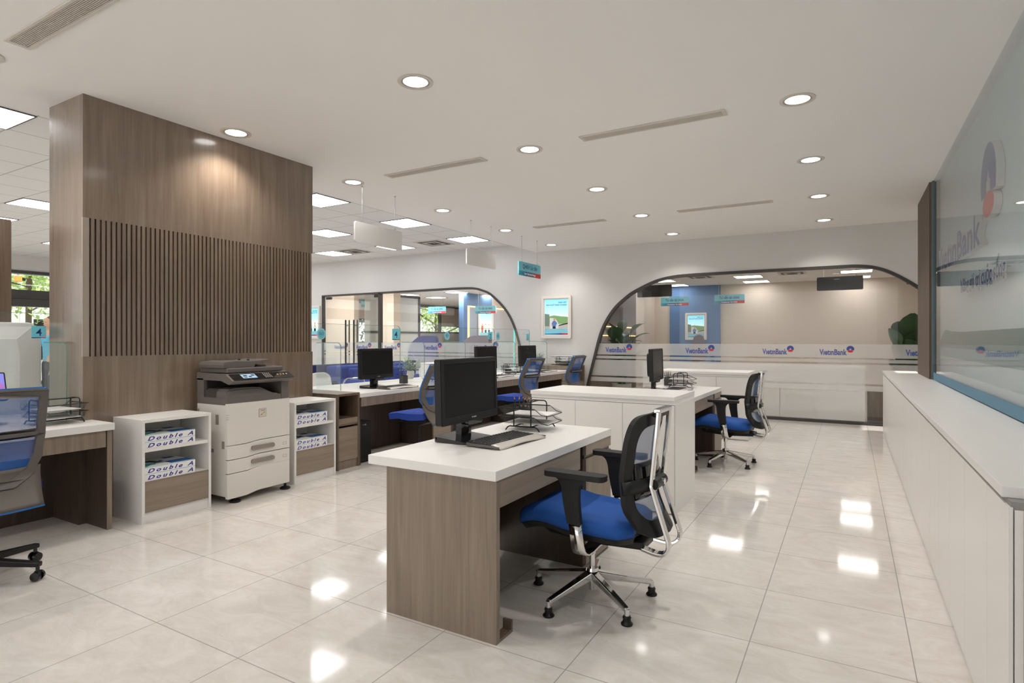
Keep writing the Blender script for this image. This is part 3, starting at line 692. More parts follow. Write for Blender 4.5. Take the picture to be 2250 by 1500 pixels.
def make_ream():
    t = thing('paper_ream', '', 'paper ream', (0, 0, 0), 'wrapped paper reams on the cabinet shelves')
    B().box(-.297, 0, 0, .37, 0, .0475).build('wrapper', 'white_print', t)
    top = .0476
    def p(nm, poly, m, dz=0): B().prism([poly], (0, 0, top + dz), X_, Y_, 0, .0003).build(nm, m, t)
    blue = mat('ream_blue', srgb(20, 92, 168), .45); teal = mat('ream_teal', srgb(60, 170, 178), .45); ink = mat('ream_ink', srgb(40, 24, 140), .45)
    p('blue_band', [(-.02, .20), (-.02, .37), (-.12, .37), (-.12, .20)], blue)
    p('blue_band', [(-.22, .26), (-.22, .34), (-.28, .34), (-.28, .26)], blue)
    p('blue_band', [(-.15, .16), (-.15, .22), (-.20, .21)], blue)
    p('teal_leaf', [(-.03, .01), (-.03, .03), (-.09, .10), (-.08, .01)], teal)
    p('teal_leaf', [(-.10, .01), (-.07, .11), (-.12, .14), (-.16, .01)], teal)
    p('teal_leaf', [(-.18, .0), (-.17, .12), (-.24, .10), (-.25, .0)], teal)
    p('dark_label', [(-.11, .14), (-.11, .20), (-.24, .16), (-.24, .10)], mat('ream_dark', srgb(30, 34, 70), .45), .0003)
    o = text('Double A', .040, 'logo_blue', t, (.0003, .016, .0085), Y_, Z_, 'brand_lettering', offset=.0010, width=.335, shear=.35, space=1.45, lift=.0004); o.data.materials[0] = ink
    B().box(.0001, .0004, 0, .37, .0455, .0475).build('edge_line', teal, t)
    return t
reams = None
for cab, y0, where in ((0, 2.285, 'left of'), (1, 3.595, 'right of')):
    for z, sh_ in ((.5325, 'upper'), (.3005, 'lower')):
        for k, pos in ((0, 'bottom'), (1, 'top')):
            lab = '%s paper ream on the %s shelf of the cabinet %s the copier' % (pos, sh_, where)
            if reams is None: reams = make_ream(); o = reams
            else: o = dup(reams)
            o['label'] = lab; o.location = (CX1 - .016, y0, z + k * .0482)

# ------------------------------------------------------------------ photocopier
cp = thing('photocopier', 'off-white and grey office photocopier between the two paper cabinets', 'photocopier', (-4.5, 3.16, 0))
x0, x1, y0, y1 = -4.70, -4.285, 2.868, 3.462
bb = B().box(x0, x1 - .03, y0 + .004, y1 - .004, .055, .79); bb.build('body', 'copier_white', cp, bevel=.006)
def wavy(z0, z1, nm, h0=.012, flat=False):
    """front cover whose edges step down in the middle"""
    st = lambda t: 0 if t < .30 else (h0 if t > .48 else h0 * (t - .30) / .18)
    lo = [(y0 + (y1 - y0) * t / 20, z0 + st(t / 20)) for t in range(21)]; hi = [(y0 + (y1 - y0) * t / 20, z1 + (0 if flat else st(t / 20)) - .003) for t in range(20, -1, -1)]
    return B().prism([lo + hi], (x1 - .03, 0, 0), Y_, Z_, 0, .03).build(nm, 'copier_white', cp, bevel=.003)
wavy(.4685, .805, 'front_door', .012, True); wavy(.355, .4665, 'paper_drawer'); wavy(.245, .352, 'paper_drawer'); wavy(.042, .242, 'lower_cover', .018)
B().box(x1 - .028, x1 - .02, y0 + .01, y1 - .01, .235, .485).build('drawer_gap', 'copier_dark', cp)
for z in (.402, .292):
    bb = B(); bb.prism([rrect(y0 + .21, y0 + .43, z, z + .034, .014)], (x1 - .002, 0, 0), Y_, Z_, 0, .018); bb.build('drawer_handle', 'handle_grey', cp, bevel=.004)
    bb = B(); bb.prism([rrect(y0 + .525, y0 + .56, z - .002, z + .022, .003), list(reversed(rrect(y0 + .527, y0 + .558, z, z + .02, .003)))], (x1, 0, 0), Y_, Z_, -.002, .0008); bb.build('size_mark', 'handle_grey', cp)
bb = B(); bb.prism([[(x1 - .05, .235), (x1, .235), (x1 - .005, .225)]], (0, y0, 0), X_, Z_, 0, .01)
B().prism([rrect(y0 + .287, y0 + .353, .670, .736, .006)], (x1 - .0008, 0, 0), Y_, Z_, 0, .0035).build('badge_face', 'vent', cp)
B().prism([rrect(y0 + .284, y0 + .356, .667, .739, .006)], (x1 - .001, 0, 0), Y_, Z_, 0, .003).build('badge', 'handle_grey', cp, bevel=.001)
text('SHARP', .016, 'copier_dark', cp, (x1 + .0030, y0 + .298, .718), Y_, Z_, 'badge_lettering', width=.044)
for k, c in enumerate((srgb(220, 80, 50), srgb(240, 170, 40), srgb(170, 210, 60), srgb(90, 160, 90))):
    B().prism([[(y0 + .302 + k * .009, .682 + k * .005), (y0 + .312 + k * .009, .684 + k * .006), (y0 + .314 + k * .009, .694 + k * .006), (y0 + .303 + k * .009, .690 + k * .005)]], (x1 + .0030, 0, 0), Y_, Z_, 0, .0004).build('colour_mark', mat('mark%d' % k, c, .5), cp)
bb = B()
for k in range(3): bb.box(x1 - .012, x1 + .0005, y0 - .0005, y0 + .014, .712 - k * .018, .714 - k * .018)
bb.build('hinge_slot', 'copier_dark', cp)
for a, c, z0, z1 in ((-4.44, -4.405, .63, .71), (-4.36, -4.33, .44, .50), (-4.685, -4.67, .70, .745)):
    B().box(a, c, y0 + .0, y0 + .0045, z0, z1).build('side_grip', 'handle_grey', cp)
bb = B()
for k in range(9): bb.box(-4.66 + k * .016, -4.652 + k * .016, y0 + .002, y0 + .005, .455, .475)
bb.build('side_vent', 'copier_dark', cp)
bb = B(); bb.prism([rrect(-4.60, -4.47, .40, .43, .008)], (0, y0 + .005, 0), X_, Z_, 0, .003); bb.build('carry_recess', 'handle_grey', cp)
for fx, fy in ((-4.32, y0 + .09), (-4.32, y1 - .02), (-4.66, y0 + .06), (-4.66, y1 - .05)):
    bb = B(); bb.cyl((fx, fy, .015), (fx, fy, .06), .012); bb.lathe([(.042, .0), (.045, .006), (.045, .012), (.03, .022)], (fx, fy, 0), 20); bb.build('levelling_foot', 'black', cp, smooth=True)
# grey upper section: base, back, right post, scanner bed
g = B(); g.prism([[(x0, .79), (x1 - .012, .79), (x1 - .02, .83), (x1 - .02, .845), (x0, .845)]], (0, y1 - .005, 0), X_, Z_, 0, y1 - y0 - .01); g.build('tray_base', 'copier_grey', cp, bevel=.003)
B().box(x0, x0 + .09, y0 + .004, y1 - .004, .84, 1.0).build('rear_housing', 'copier_grey', cp, bevel=.004)
B().box(x0 + .05, x1 - .01, y1 - .075, y1 - .002, .79, 1.01).build('side_post', 'copier_grey', cp, bevel=.004)
B().box(x0 + .088, x0 + .10, y0 + .03, y1 - .07, .84, 1.0).build('output_recess', 'copier_dark', cp)
pr = [(0, .845), (.03, .915), (.24, .92), (.32, .91), (.42, .865), (.47, .855), (.50, .845)]
rows = []
for fx, k in ((x0 + .10, 1.0), (x0 + .25, 1.0), (x1 - .05, .97), (x1 - .025, .80), (x1 - .022, .0)):
    rows.append([(fx, y0 + .012 + a, .845 + (z - .845) * k) for a, z in spline(pr, 3)])
g = B(); g.grid(rows); g.build('output_tray', 'copier_grey', cp, smooth=True)
B().prism([[(y0 + .012 + a, z) for a, z in spline(pr, 3)]], (x0 + .10, 0, 0), Y_, Z_, 0, x1 - x0 - .135).build('output_tray_body', 'copier_grey', cp)
# scanner section, thicker toward the front, with the tilted control panel
sc = [(x0 - .005, .985), (x1 - .10, .985), (x1 + .01, .955), (x1 + .055, .972), (x1 + .065, .985), (x1 - .03, 1.04), (x0 - .005, 1.045)]
B().prism([sc], (0, y1 - .01, 0), X_, Z_, 0, y1 - y0 - .014).build('scanner_bed', 'copier_grey', cp, bevel=.003)
tilt = (Vector((x1 - .02, 0, 1.037)), Vector((x1 + .062, 0, .992)))
dv = (tilt[0] - tilt[1]); L_ = dv.length; V = dv.normalized()
O = Vector((x1 + .063, y0 + .02, .9885))
B().prism([[(0, 0), (.57, 0), (.57, L_), (0, L_)]], O, Y_, V, 0, .006).build('control_panel', 'black_gloss', cp, bevel=.001)
scr = B().prism([[(.09, .02), (.22, .02), (.22, .08), (.09, .08)]], O, Y_, V, .0062, .0075).build('touch_screen', 'led_screen', cp)
bb = B()
for a, c, p, q in ((.105, .14, .045, .065), (.15, .175, .03, .05), (.18, .21, .05, .07), (.10, .13, .025, .035)): bb.prism([[(a, p), (c, p), (c, q), (a, q)]], O, Y_, V, .0075, .0079)
bb.build('screen_icon', 'copier_dark', cp)
bb = B()
for r in range(4):
    for k in range(4): bb.prism([circle(.30 + k * .019, .02 + r * .018, .006, 8)], O, Y_, V, .006, .0085)
bb.build('keypad', 'handle_grey', cp)
bb = B()
for k in range(4): bb.prism([circle(.43 + k * .03, .05, .008, 10)], O, Y_, V, .006, .009)
bb.build('function_key', mat('amber_key', srgb(170, 120, 70), .4), cp)
# document feeder
B().box(x0 + .0, x1 - .045, y0 + .03, y1 - .03, 1.045, 1.085).build('platen_cover', 'copier_grey', cp, bevel=.008)
lid = [(y0 + .012, 1.085), (y0 + .006, 1.11), (y0 + .02, 1.135), (y0 + .13, 1.142), (y0 + .20, 1.138), (y0 + .32, 1.138), (y0 + .44, 1.15), (y0 + .435, 1.142), (y0 + .36, 1.118), (y0 + .30, 1.108), (y0 + .29, 1.085)]
B().prism([lid], (x0 + .02, 0, 0), Y_, Z_, 0, x1 - x0 - .085).build('document_feeder', 'copier_grey', cp, bevel=.005)
B().prism([[(y0 + .33, 1.085), (y0 + .44, 1.085), (y0 + .44, 1.10), (y0 + .36, 1.10)]], (x0 + .08, 0, 0), Y_, Z_, 0, .22).build('feeder_output_tray', 'copier_grey', cp)
bb = B()
for dx in (.10, .22): bb.box(x0 + dx, x0 + dx + .02, y0 + .31, y0 + .32, 1.138, 1.15)
bb.build('paper_guide', 'copier_dark', cp)

# ------------------------------------------------------------------ teller counter
def teller_bay(ya, yb, label, pedestal=True):
    t = thing('teller_desk', label, 'desk', (-4.8, ya, 0), 'walnut teller desks with white tops')
    B().box(-5.42, -4.435, ya, yb, .708, .75).build('worktop', 'white', t, bevel=.002)
    B().box(-5.0, -4.98, ya, yb, .0, .708).build('modesty_panel', 'wood_shaded', t)
    for y in (ya, yb - .022): B().box(-4.98, -4.45, y, y + .022, 0, .708).build('side_panel', 'wood_shaded', t)
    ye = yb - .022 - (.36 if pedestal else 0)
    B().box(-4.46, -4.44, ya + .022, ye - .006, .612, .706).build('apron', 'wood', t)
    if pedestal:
        B().box(-4.96, -4.46, ye + .002, yb - .024, .0, .706).build('pedestal', 'wood_shaded', t)
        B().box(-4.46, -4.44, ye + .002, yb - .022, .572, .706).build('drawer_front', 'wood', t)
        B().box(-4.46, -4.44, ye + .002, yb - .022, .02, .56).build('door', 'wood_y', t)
    B().box(-5.60, -5.42, ya, yb, .0, .75).build('customer_front', 'white', t)
    return t
teller_bay(4.470, 6.10, 'walnut teller desk next to the open cubby and copier')
teller_bay(6.104, 8.30, 'walnut teller desk with the second blue mesh chair, mid counter')
teller_bay(8.304, 9.80, 'walnut teller desk at the far end under the turquoise sign')
t = thing('cubby_unit', 'walnut unit with an open cubby and slot bin at the pillar end', 'cabinet', (-4.6, 4.3, 0))
a, c, xb = 4.158, 4.462, -5.2
for q in (a, c - .022): B().box(xb, -4.436, q, q + .022, 0, .742).build('side_panel', 'wood_dark', t)
B().box(xb, -4.434, a, c, .742, .766).build('top_panel', 'wood_dark', t)
B().box(xb, -4.446, a + .022, c - .022, .44, .515).build('rail', 'wood_dark', t)
B().box(-4.462, -4.442, a + .022, c - .022, .46, .515).build('slot_cover', 'wood_y', t)
B().box(-4.86, -4.84, a + .022, c - .022, .02, .742).build('back_panel', 'wood_shaded', t)
B().box(-4.462, -4.440, a + .022, c - .022, .09, .42).build('bin_door', 'wood_y', t)
B().box(-4.47, -4.45, a + .022, c - .022, .0, .09).build('plinth', 'wood', t)
t = thing('end_cubby', 'walnut end unit with a dark open cubby against the far wall', 'cabinet', (-4.7, 10.1, 0))
a, c = 9.81, 10.43
for q in (a, c - .022): B().box(-5.4, -4.436, q, q + .022, 0, .80).build('side_panel', 'wood', t)
B().box(-5.4, -4.434, a, c, .80, .825).build('top_panel', 'wood', t)
B().box(-4.9, -4.88, a + .022, c - .022, 0, .80).build('back_panel', 'wood_shaded', t)
B().box(-4.9, -4.45, a + .022, c - .022, .50, .52).build('shelf', 'wood', t)
B().box(-4.462, -4.44, a + .022, c - .022, .02, .50).build('door', 'wood_y', t)
# near teller desk at the left edge
t = thing('teller_desk', 'walnut teller desk with a white top at the left edge, near side of pillar', 'desk', (-4.8, 1, 0), 'walnut teller desks with white tops')
B().prism([[(-5.42, -.6), (-4.435, -.6), (-4.435, 2.12), (-4.745, 2.12), (-4.745, 2.055), (-5.42, 2.055)]], (0, 0, 0), X_, Y_, .69, .738).build('worktop', 'white', t, bevel=.002)
B().prism([[(-5.12, 2.028), (-4.74, 2.028), (-4.74, 2.078), (-4.45, 2.078), (-4.45, 2.105), (-4.745, 2.105), (-4.745, 2.055), (-5.12, 2.055)]], (0, 0, 0), X_, Y_, 0, .69).build('side_panel', 'wood_shaded', t)
B().box(-4.452, -4.446, 2.076, 2.107, 0, .69).build('panel_edge', 'wood', t)
B().box(-5.14, -5.12, -.6, 2.05, 0, .69).build('modesty_panel', 'wood_shaded', t)
B().box(-4.47, -4.45, -.6, 2.07, .575, .69).build('apron', 'wood', t)
B().box(-5.60, -5.42, -.6, 2.05, 0, .738).build('customer_front', 'white', t)
# glass screens on the counter
def glass_screen(label, corner, O, U, w, z0, z1, stickers=()):
    t = thing('glass_screen', label, 'glass screen', (O[0], O[1], z0)); O = Vector((O[0], O[1], 0)); U = Vector(U); r = corner
    loop = [(0, z0), (w, z0), (w, z1 - r)] + [(w - r + r * math.cos(a_), z1 - r + r * math.sin(a_)) for a_ in [PI / 2 * k / 6 for k in range(1, 7)]] + [(0, z1)]
    B().prism([loop], O, U, Z_, -.005, .005).build('pane', 'glass', t)
    ed = [O + U * p_ + Z_ * q_ for p_, q_ in loop[1:]]
    bb = B(); bb.tube(ed, .003, flat=(.0104, .004)); bb.build('polished_edge', 'glass_edge', t)
    Nn = U.cross(Z_)
    for kind, a_, z_, r_ in stickers:
        s = -1 if Nn.x < 0 else 1
        Uo = U * s; Of = O + U * a_ + Z_ * z_ + (Nn * s) * .0056
        if kind == 'round':
            o = B().prism([circle(0, 0, r_, 28)], Of, Uo, Z_, 0, .001).build('sticker', 'cyan', t)
            B().prism([circle(0, 0, r_ * .86, 28), list(reversed(circle(0, 0, r_ * .80, 28)))], Of, Uo, Z_, .001, .0014).build('sticker_ring', 'white_print', o)
            text('ISO', r_ * .7, 'navy_print', o, Of - Z_ * r_ * .22, Uo, Z_, 'sticker_lettering', align='CENTER', lift=.0015)
        else:
            o = B().prism([[(-r_, -r_), (r_, -r_), (r_, r_), (-r_, r_)]], Of, Uo, Z_, 0, .001).build('sticker', 'cyan', t)
            B().prism([[(-r_, -r_), (.2 * r_, -r_), (.2 * r_, -r_ * .86), (-r_, -r_ * .86)]], Of, Uo, Z_, .001, .0014).build('sticker_strip', 'navy_print', o)
            B().prism([[(.2 * r_, -r_), (r_, -r_), (r_, -r_ * .86), (.2 * r_, -r_ * .86)]], Of, Uo, Z_, .001, .0014).build('sticker_strip', 'logo_red', o)
            text(kind, r_ * 1.7, 'navy_print', o, Of - Z_ * r_ * .62, Uo, Z_, 'sticker_lettering', align='CENTER', offset=.0006, lift=.0015)
XS = -5.3
for y, lab in ((4.64, 'beside the walnut cubby'), (6.11, 'at the far side of the first teller'), (7.06, 'near the second teller monitor'), (8.53, 'between the second and third teller'), (9.72, 'at the end by the far wall')):
    glass_screen('low glass side screen on the teller counter ' + lab, .05, (XS + .012, y), X_, .39, .7505, 1.28)
glass_screen('tall glass front screen of the first teller with a 4 sticker', .06, (XS, 4.66), Y_, 1.43, .7505, 1.50, (('round', .06, 1.383, .066), ('4', 1.34, 1.385, .075)))
glass_screen('tall glass front screen of the second teller with a 2 sticker', .06, (XS, 7.08), Y_, 1.43, .7505, 1.50, (('round', .07, 1.372, .066), ('2', 1.30, 1.375, .07)))
glass_screen('tall glass front screen of the farthest teller', .06, (XS, 8.55), Y_, 1.24, .7505, 1.50, (('round', .08, 1.372, .066), ('1', 1.16, 1.36, .06)))
glass_screen('tall glass front screen at the left edge with a 4 sticker', .06, (XS, -.4), Y_, 2.55, .7385, 1.515, (('4', 2.405, 1.374, .046),))
glass_screen('low glass side screen in front of the walnut pillar', .05, (XS + .012, 2.035), X_, .36, .7385, 1.295)

# ------------------------------------------------------------------ monitors, keyboards, towers
def make_monitor():
    """faces +x, origin on the desk top under the stand"""
    t = thing('monitor', '', 'monitor', (0, 0, 0), 'black computer monitors')
    w, z0, z1 = .575, .112, .462
    lean = lambda z: -.03 * (z - z0)
    def fx(d): return lambda a, b_, k: Vector((d + k + lean(b_), a, b_))
    b = B(); b.prism([rrect(-w / 2, w / 2, z0, z1, .012, 3)], (0, 0, 0), Y_, Z_, -.022, .018, lambda a, b_, k: Vector((k + lean(b_), a, b_)))
    b.prism([rrect(-w / 2 + .06, w / 2 - .06, z0 + .05, z1 - .05, .04, 4)], (0, 0, 0), Y_, Z_, -.055, -.02, lambda a, b_, k: Vector((k + lean(b_), a, b_)))
    b.build('case', 'black', t, bevel=.004)
    b = B(); b.prism([rrect(-w / 2 + .004, w / 2 - .004, z0 + .004, z1 - .004, .01, 3), list(reversed(rrect(-w / 2 + .026, w / 2 - .026, z0 + .042, z1 - .026, .003, 2)))], (0, 0, 0), Y_, Z_, .0175, .0225, lambda a, b_, k: Vector((k + lean(b_), a, b_)))
    b.build('bezel', 'black_soft', t, bevel=.002)
    b = B(); b.prism([rrect(-w / 2 + .02, w / 2 - .02, z0 + .036, z1 - .02, .003, 2)], (0, 0, 0), Y_, Z_, .0172, .0195, lambda a, b_, k: Vector((k + lean(b_), a, b_))); b.build('screen', 'screen', t)
    b = B(); b.prism([circle(0, z0 + .022, .006, 12, .004)], (.0228, 0, 0), Y_, Z_, 0, .0006); b.box(.0228, .0234, .012, .04, z0 + .018, z0 + .025); b.build('maker_mark', 'steel', t)
    b = B(); b.prism([rrect(-.03, .12, z0 - .022, z0 + .004, .008, 3)], (0, 0, 0), Y_, Z_, -.015, .014); b.build('button_strip', 'black_gloss', t, bevel=.003)
    b = B(); b.grid([[(-.052, -.055, z), (-.058, 0, z), (-.052, .055, z), (-.018, .05, z), (-.008, 0, z), (-.018, -.05, z), (-.052, -.055, z)] for z in (.012, .04, .09, .16)]); b.build('neck', 'black_gloss', t, smooth=True)
    pr = [(-.17, 0), (.115, 0), (.12, .006), (.02, .016), (-.02, .024), (-.17, .040)]
    b = B()
    outl = rrect(-.14, .14, -.15, .08, .03, 4)
    top = lambda x: .010 + max(0, (.12 - x)) * .075
    b.prism([[(p[1], p[0]) for p in outl][::-1]], (0, 0, 0), X_, Y_, 0, 1, lambda a, c, k: Vector((a, c, .0005 if k == 0 else top(a)))); b.build('stand_base', 'black_gloss', t, bevel=.002)
    return t
mon = make_monitor(); mon.location = (-1.85, 2.705, .7525); mon.rotation_euler = (0, 0, math.radians(1.5)); mon['label'] = 'black monitor on the nearest desk'
dup(mon, (-1.855, 2.70 + 3.69, .7525), math.radians(5), 'black monitor on the second desk behind the first white cabinet')
dup(mon, (-4.80, 5.10, .7505), math.radians(3), 'black monitor on the teller desk next to the cubby')
dup(mon, (-4.80, 7.48, .7505), 0, 'black monitor on the middle teller desk, partly behind the nearest monitor')
dup(mon, (-4.80, 8.80, .7505), 0, 'black monitor on the farthest teller desk')

M['palm'] = mat('silver_palm_rest', srgb(196, 190, 182), .35, .25)
def make_keyboard():
    """long side on y, user at +x"""
    t = thing('keyboard', '', 'keyboard', (0, 0, 0), 'black keyboards with silver palm rests')
    L = .49
    hz = lambda x: .011 + (.118 - x) * .05
    b = B(); b.prism([[(-.118, -L / 2), (.06, -L / 2), (.06, L / 2), (-.118, L / 2)]], (0, 0, 0), X_, Y_, 0, 1, lambda a, c, k: Vector((a, c, (.002 if k == 0 else hz(a))))); b.build('base', 'black_soft', t, bevel=.003)
    rows = []
    for i in range(9):
        x = .052 + .066 * i / 8
        rows.append([(x, -L / 2 + .006 + (L - .012) * j / 16, hz(x) + .0015 - .010 * (i / 8) ** 2 * (1 - .5 * math.cos(PI * (j / 8 - 1)))) for j in range(17)])
    b = B(); b.grid(rows); o = b.build('palm_rest', 'palm', t, smooth=True)
    md = o.modifiers.new('solid', 'SOLIDIFY'); md.thickness = .006; md.offset = -1
    for s in (-1, 1):
        B().bar((-.112, s * L / 2, hz(-.11) * .5), (.112, s * (L / 2 + .004), .010), .012, .018, h2=.008).build('end_cap', 'grey', t, bevel=.002)
    b = B()
    for r in range(6):
        x = -.105 + r * .0255 + (.004 if r else 0); n = 21 if r else 16
        for k in range(n):
            y = -L / 2 + .014 + (L - .028) * (k + .5) / n
            hw = (L - .028) / n * .42
            if r == 5 and 5 <= k <= 9:
                if k != 7: continue
                hw = (L - .028) / n * 2.3
            if k in (14, 18) and r in (1, 2, 3, 4): hw *= .8
            z = hz(x)
            b.add([(x - .0105, y - hw, z), (x + .0105, y - hw, z - .001), (x + .0105, y + hw, z - .001), (x - .0105, y + hw, z), (x - .0075, y - hw * .75, z + .0062), (x + .0075, y - hw * .75, z + .0055), (x + .0075, y + hw * .75, z + .0055), (x - .0075, y + hw * .75, z + .0062)], [(4, 5, 6, 7), (0, 1, 5, 4), (1, 2, 6, 5), (2, 3, 7, 6), (3, 0, 4, 7)])
    b.build('keys', mat('key_caps', (.03, .03, .03, 1), .4), t)['kind'] = 'stuff'
    return t
kb = make_keyboard(); kb.scale = (.94, .94, .94); kb.location = (-1.638, 2.770, .7545); kb.rotation_euler = (0, 0, math.radians(-3.5)); kb['label'] = 'black keyboard with a silver palm rest on the nearest desk'
dup(kb, (-4.575, 5.22, .7525), math.radians(-3), 'black keyboard with a silver palm rest on the teller desk by the cubby')
dup(kb, (-4.575, 7.52, .7525), 0, 'black keyboard on the middle teller desk')
dup(kb, (-4.575, 9.05, .7525), 0, 'black keyboard on the farthest teller desk')
dup(kb, (-1.636, 2.766 + 3.69, .7545), 0, 'black keyboard on the second desk')
t = thing('computer_tower', 'black computer tower under the teller desk by the cubby', 'computer', (-4.65, 4.6, 0))
B().box(-4.90, -4.50, 4.515, 4.70, .012, .44).build('case', 'black_soft', t, bevel=.004)
B().box(-4.502, -4.496, 4.520, 4.695, .02, .43).build('front_panel', 'black', t, bevel=.002)
b = B()
for k in range(3): b.cyl((-4.496, 4.575 + k * .018, .405), (-4.4945, 4.575 + k * .018, .405), .005 if k < 2 else .008, n=12)
b.build('power_button', 'steel', t)
b = B()
for fx_ in (-4.86, -4.54):
    for fy in (4.535, 4.68): b.cyl((fx_, fy, 0), (fx_, fy, .014), .012, n=10)
b.build('foot', 'black', t)

# ------------------------------------------------------------------ letter trays, papers, pencil cups
def make_tray():
    """two stacked wire trays, long side on x, wire ends on the y sides"""
    t = thing('letter_tray', '', 'letter tray', (0, 0, 0), 'black wire letter trays')
    r = .0042; hw = .125
    for s in (-1, 1):
        y = s * hw
        b = B(); b.tube([(-.058, y, .028), (-.058, y, .148)] + [(-.058 + .02 * (1 - math.cos(a)), y, .148 + .02 * math.sin(a)) for a in (PI / 6, PI / 3, PI / 2)] + [(.058 - .02 * (1 - math.cos(a)), y, .148 + .02 * math.sin(a)) for a in (PI / 2, PI / 3, PI / 6)] + [(.058, y, .148), (.058, y, .028)], r)
        b.tube([(-.115, y, .003), (-.10, y, .022), (-.085, y, .028), (.085, y, .028), (.10, y, .022), (.115, y, .003)], r)
        b.build('wire_end', 'black', t, smooth=True)
    for x, z in ((-.058, .028), (.058, .028), (0, .167)): B().tube([(x, -hw, z), (x, hw, z)], r).build('cross_wire', 'black', t, smooth=True)
    for z in (.042, .094):
        tr = bpy.data.objects.new('tray', None); COL.objects.link(tr); tr.parent = t; WLOC[tr.name] = Vector()
        pl = [(-.17, .045), (-.13, .004), (-.11, 0), (.165, 0)]
        b = B(); b.grid([[(x, -hw + .008, z + h) for x, h in pl], [(x, hw - .008, z + h) for x, h in pl]]); b.build('mesh_floor', 'tray_net', tr)
        for s in (-1, 1):
            b = B(); y = s * (hw - .006); yt = s * (hw + .0)
            b.add([(-.13, y, z), (.165, y, z), (.165, yt, z + .012), (.10, yt, z + .038), (-.13, yt, z + .042)], [(0, 1, 2, 3, 4)])
            b.build('mesh_side', 'tray_net', tr)
        b = B(); loop = [(-.17, -hw, z + .045), (.085, -hw, z + .042), (.125, -hw, z + .012), (.168, -hw + .01, z + .004), (.172, 0, z + .004), (.168, hw - .01, z + .004), (.125, hw, z + .012), (.085, hw, z + .042), (-.17, hw, z + .045)]
        b.tube(loop, .0022, closed=True, n=6)
        b.tube([(-.10, -hw - .001, z + .043), (.08, -hw - .001, z + .043)], .004, n=6); b.tube([(-.10, hw + .001, z + .043), (.08, hw + .001, z + .043)], .004, n=6)
        b.build('rim_wire', 'black', tr, smooth=True)
    return t
M['tray_net'] = veil('black_wire_net', (.03, .03, .03, 1), .32, .5)
def make_papers():
    t = B()
    for k in range(4): 
        a = (k - 1.5) * .012
        t.add([(x * math.cos(a) - y * math.sin(a), x * math.sin(a) + y * math.cos(a), .0015 * k + dz) for dz in (0, .0014) for x, y in ((-.125, -.1), (.148, -.1), (.148, .1), (-.125, .1))], [(0, 3, 2, 1), (4, 5, 6, 7), (0, 1, 5, 4), (1, 2, 6, 5), (2, 3, 7, 6), (3, 0, 4, 7)])
    return tag(t.build('paper_stack', 'paper'), '', 'paper', 'loose paper lying in the letter trays')
tray0 = None; pap0 = None
def place_tray(x, y, z, rz, where, cup=True):
    global tray0, pap0
    if tray0 is None: tray0 = make_tray(); o = tray0
    else: o = dup(tray0)
    o.location = (x, y, z); o.rotation_euler = (0, 0, rz); o['label'] = 'black two-tier wire letter tray ' + where
    for dz, nm in ((.0425, 'lower'), (.0945, 'upper')):
        if pap0 is None: pap0 = make_papers(); p = pap0
        else: p = pap0.copy(); COL.objects.link(p)
        p.location = (x, y, z + dz); p.rotation_euler = (0, 0, rz); p['label'] = 'white paper in the %s wire tray %s' % (nm, where)
place_tray(-1.758, 3.262, .7525, math.radians(4), 'on the nearest desk')
place_tray(-1.735, 3.265 + 3.69, .7525, math.radians(4), 'on the second desk')
place_tray(-4.76, 1.895, .7385, math.radians(184), 'on the left edge teller desk')
place_tray(-4.74, 8.16, .7505, math.radians(90), 'behind the second blue mesh chair')
place_tray(-4.66, 9.98, .8255, math.radians(90), 'on the end unit by the far wall')
place_tray(-4.70, 6.285, .7505, math.radians(90), 'behind the first blue mesh chair')
def make_cup():
    t = thing('pencil_cup', '', 'pencil cup', (0, 0, 0), 'dark square mesh pencil cups')
    b = B(); o_ = .041
    b.prism([rrect(-o_, o_, -o_, o_, .008, 3), list(reversed(rrect(-o_ + .003, o_ - .003, -o_ + .003, o_ - .003, .007, 3)))], (0, 0, 0), X_, Y_, .0, .10); b.build('wall', 'cup', t)
    b = B(); b.prism([rrect(-o_, o_, -o_, o_, .008, 3)], (0, 0, 0), X_, Y_, .0, .004); b.build('bottom', 'cup', t)
    b = B(); b.tube([(x, y, .10) for x, y in rrect(-o_, o_, -o_, o_, .008, 3)], .0026, n=6, closed=True); b.build('rim', 'black', t)
    return t
def make_pencil():
    t = thing('pencil', '', 'pencil', (0, 0, 0))
    b = B(); b.cyl((0, 0, 0), (0, 0, .155), .0038, n=6); b.build('barrel', 'pencil', t)
    b = B(); b.cyl((0, 0, .155), (0, 0, .170), .0038, .0012, n=6); b.build('sharpened_end', 'pencil_tip', t)
    b = B(); b.cyl((0, 0, .170), (0, 0, .176), .0012, .0002, n=6); b.build('lead', 'black', t)
    return t
cup0 = None; pen0 = None
TILT = [(.10, -.16), (.14, .02), (.08, .18), (-.12, -.12), (-.06, .03), (-.10, .22)]
def place_cup(x, y, z, where, n=6):
    global cup0, pen0
    if cup0 is None: cup0 = make_cup(); o = cup0
    else: o = dup(cup0)
    o.location = (x, y, z); o['label'] = 'dark square mesh pencil cup ' + where
    for k in range(n):
        if pen0 is None: pen0 = make_pencil(); p = pen0
        else: p = dup(pen0)
        a, c = TILT[k]
        p.location = (x - .004 + (k % 3 - 1) * .012, y + (k // 3 - .5) * .02, z + .008); p.rotation_euler = (a, c, 0)
        p['label'] = 'black pencil standing in the cup ' + where; p['group'] = 'pencils in the cup ' + where
place_cup(-1.935, 3.462, .7525, 'on the nearest desk')
place_cup(-1.935, 3.462 + 3.69, .7525, 'on the second desk', 5)
place_cup(-4.99, 5.80, .7505, 'on the teller desk by the flowers', 4)
place_cup(-4.93, 8.36, .7505, 'beside the farthest teller monitor', 4)
place_cup(-5.02, 9.62, .7505, 'at the end of the teller counter', 4)
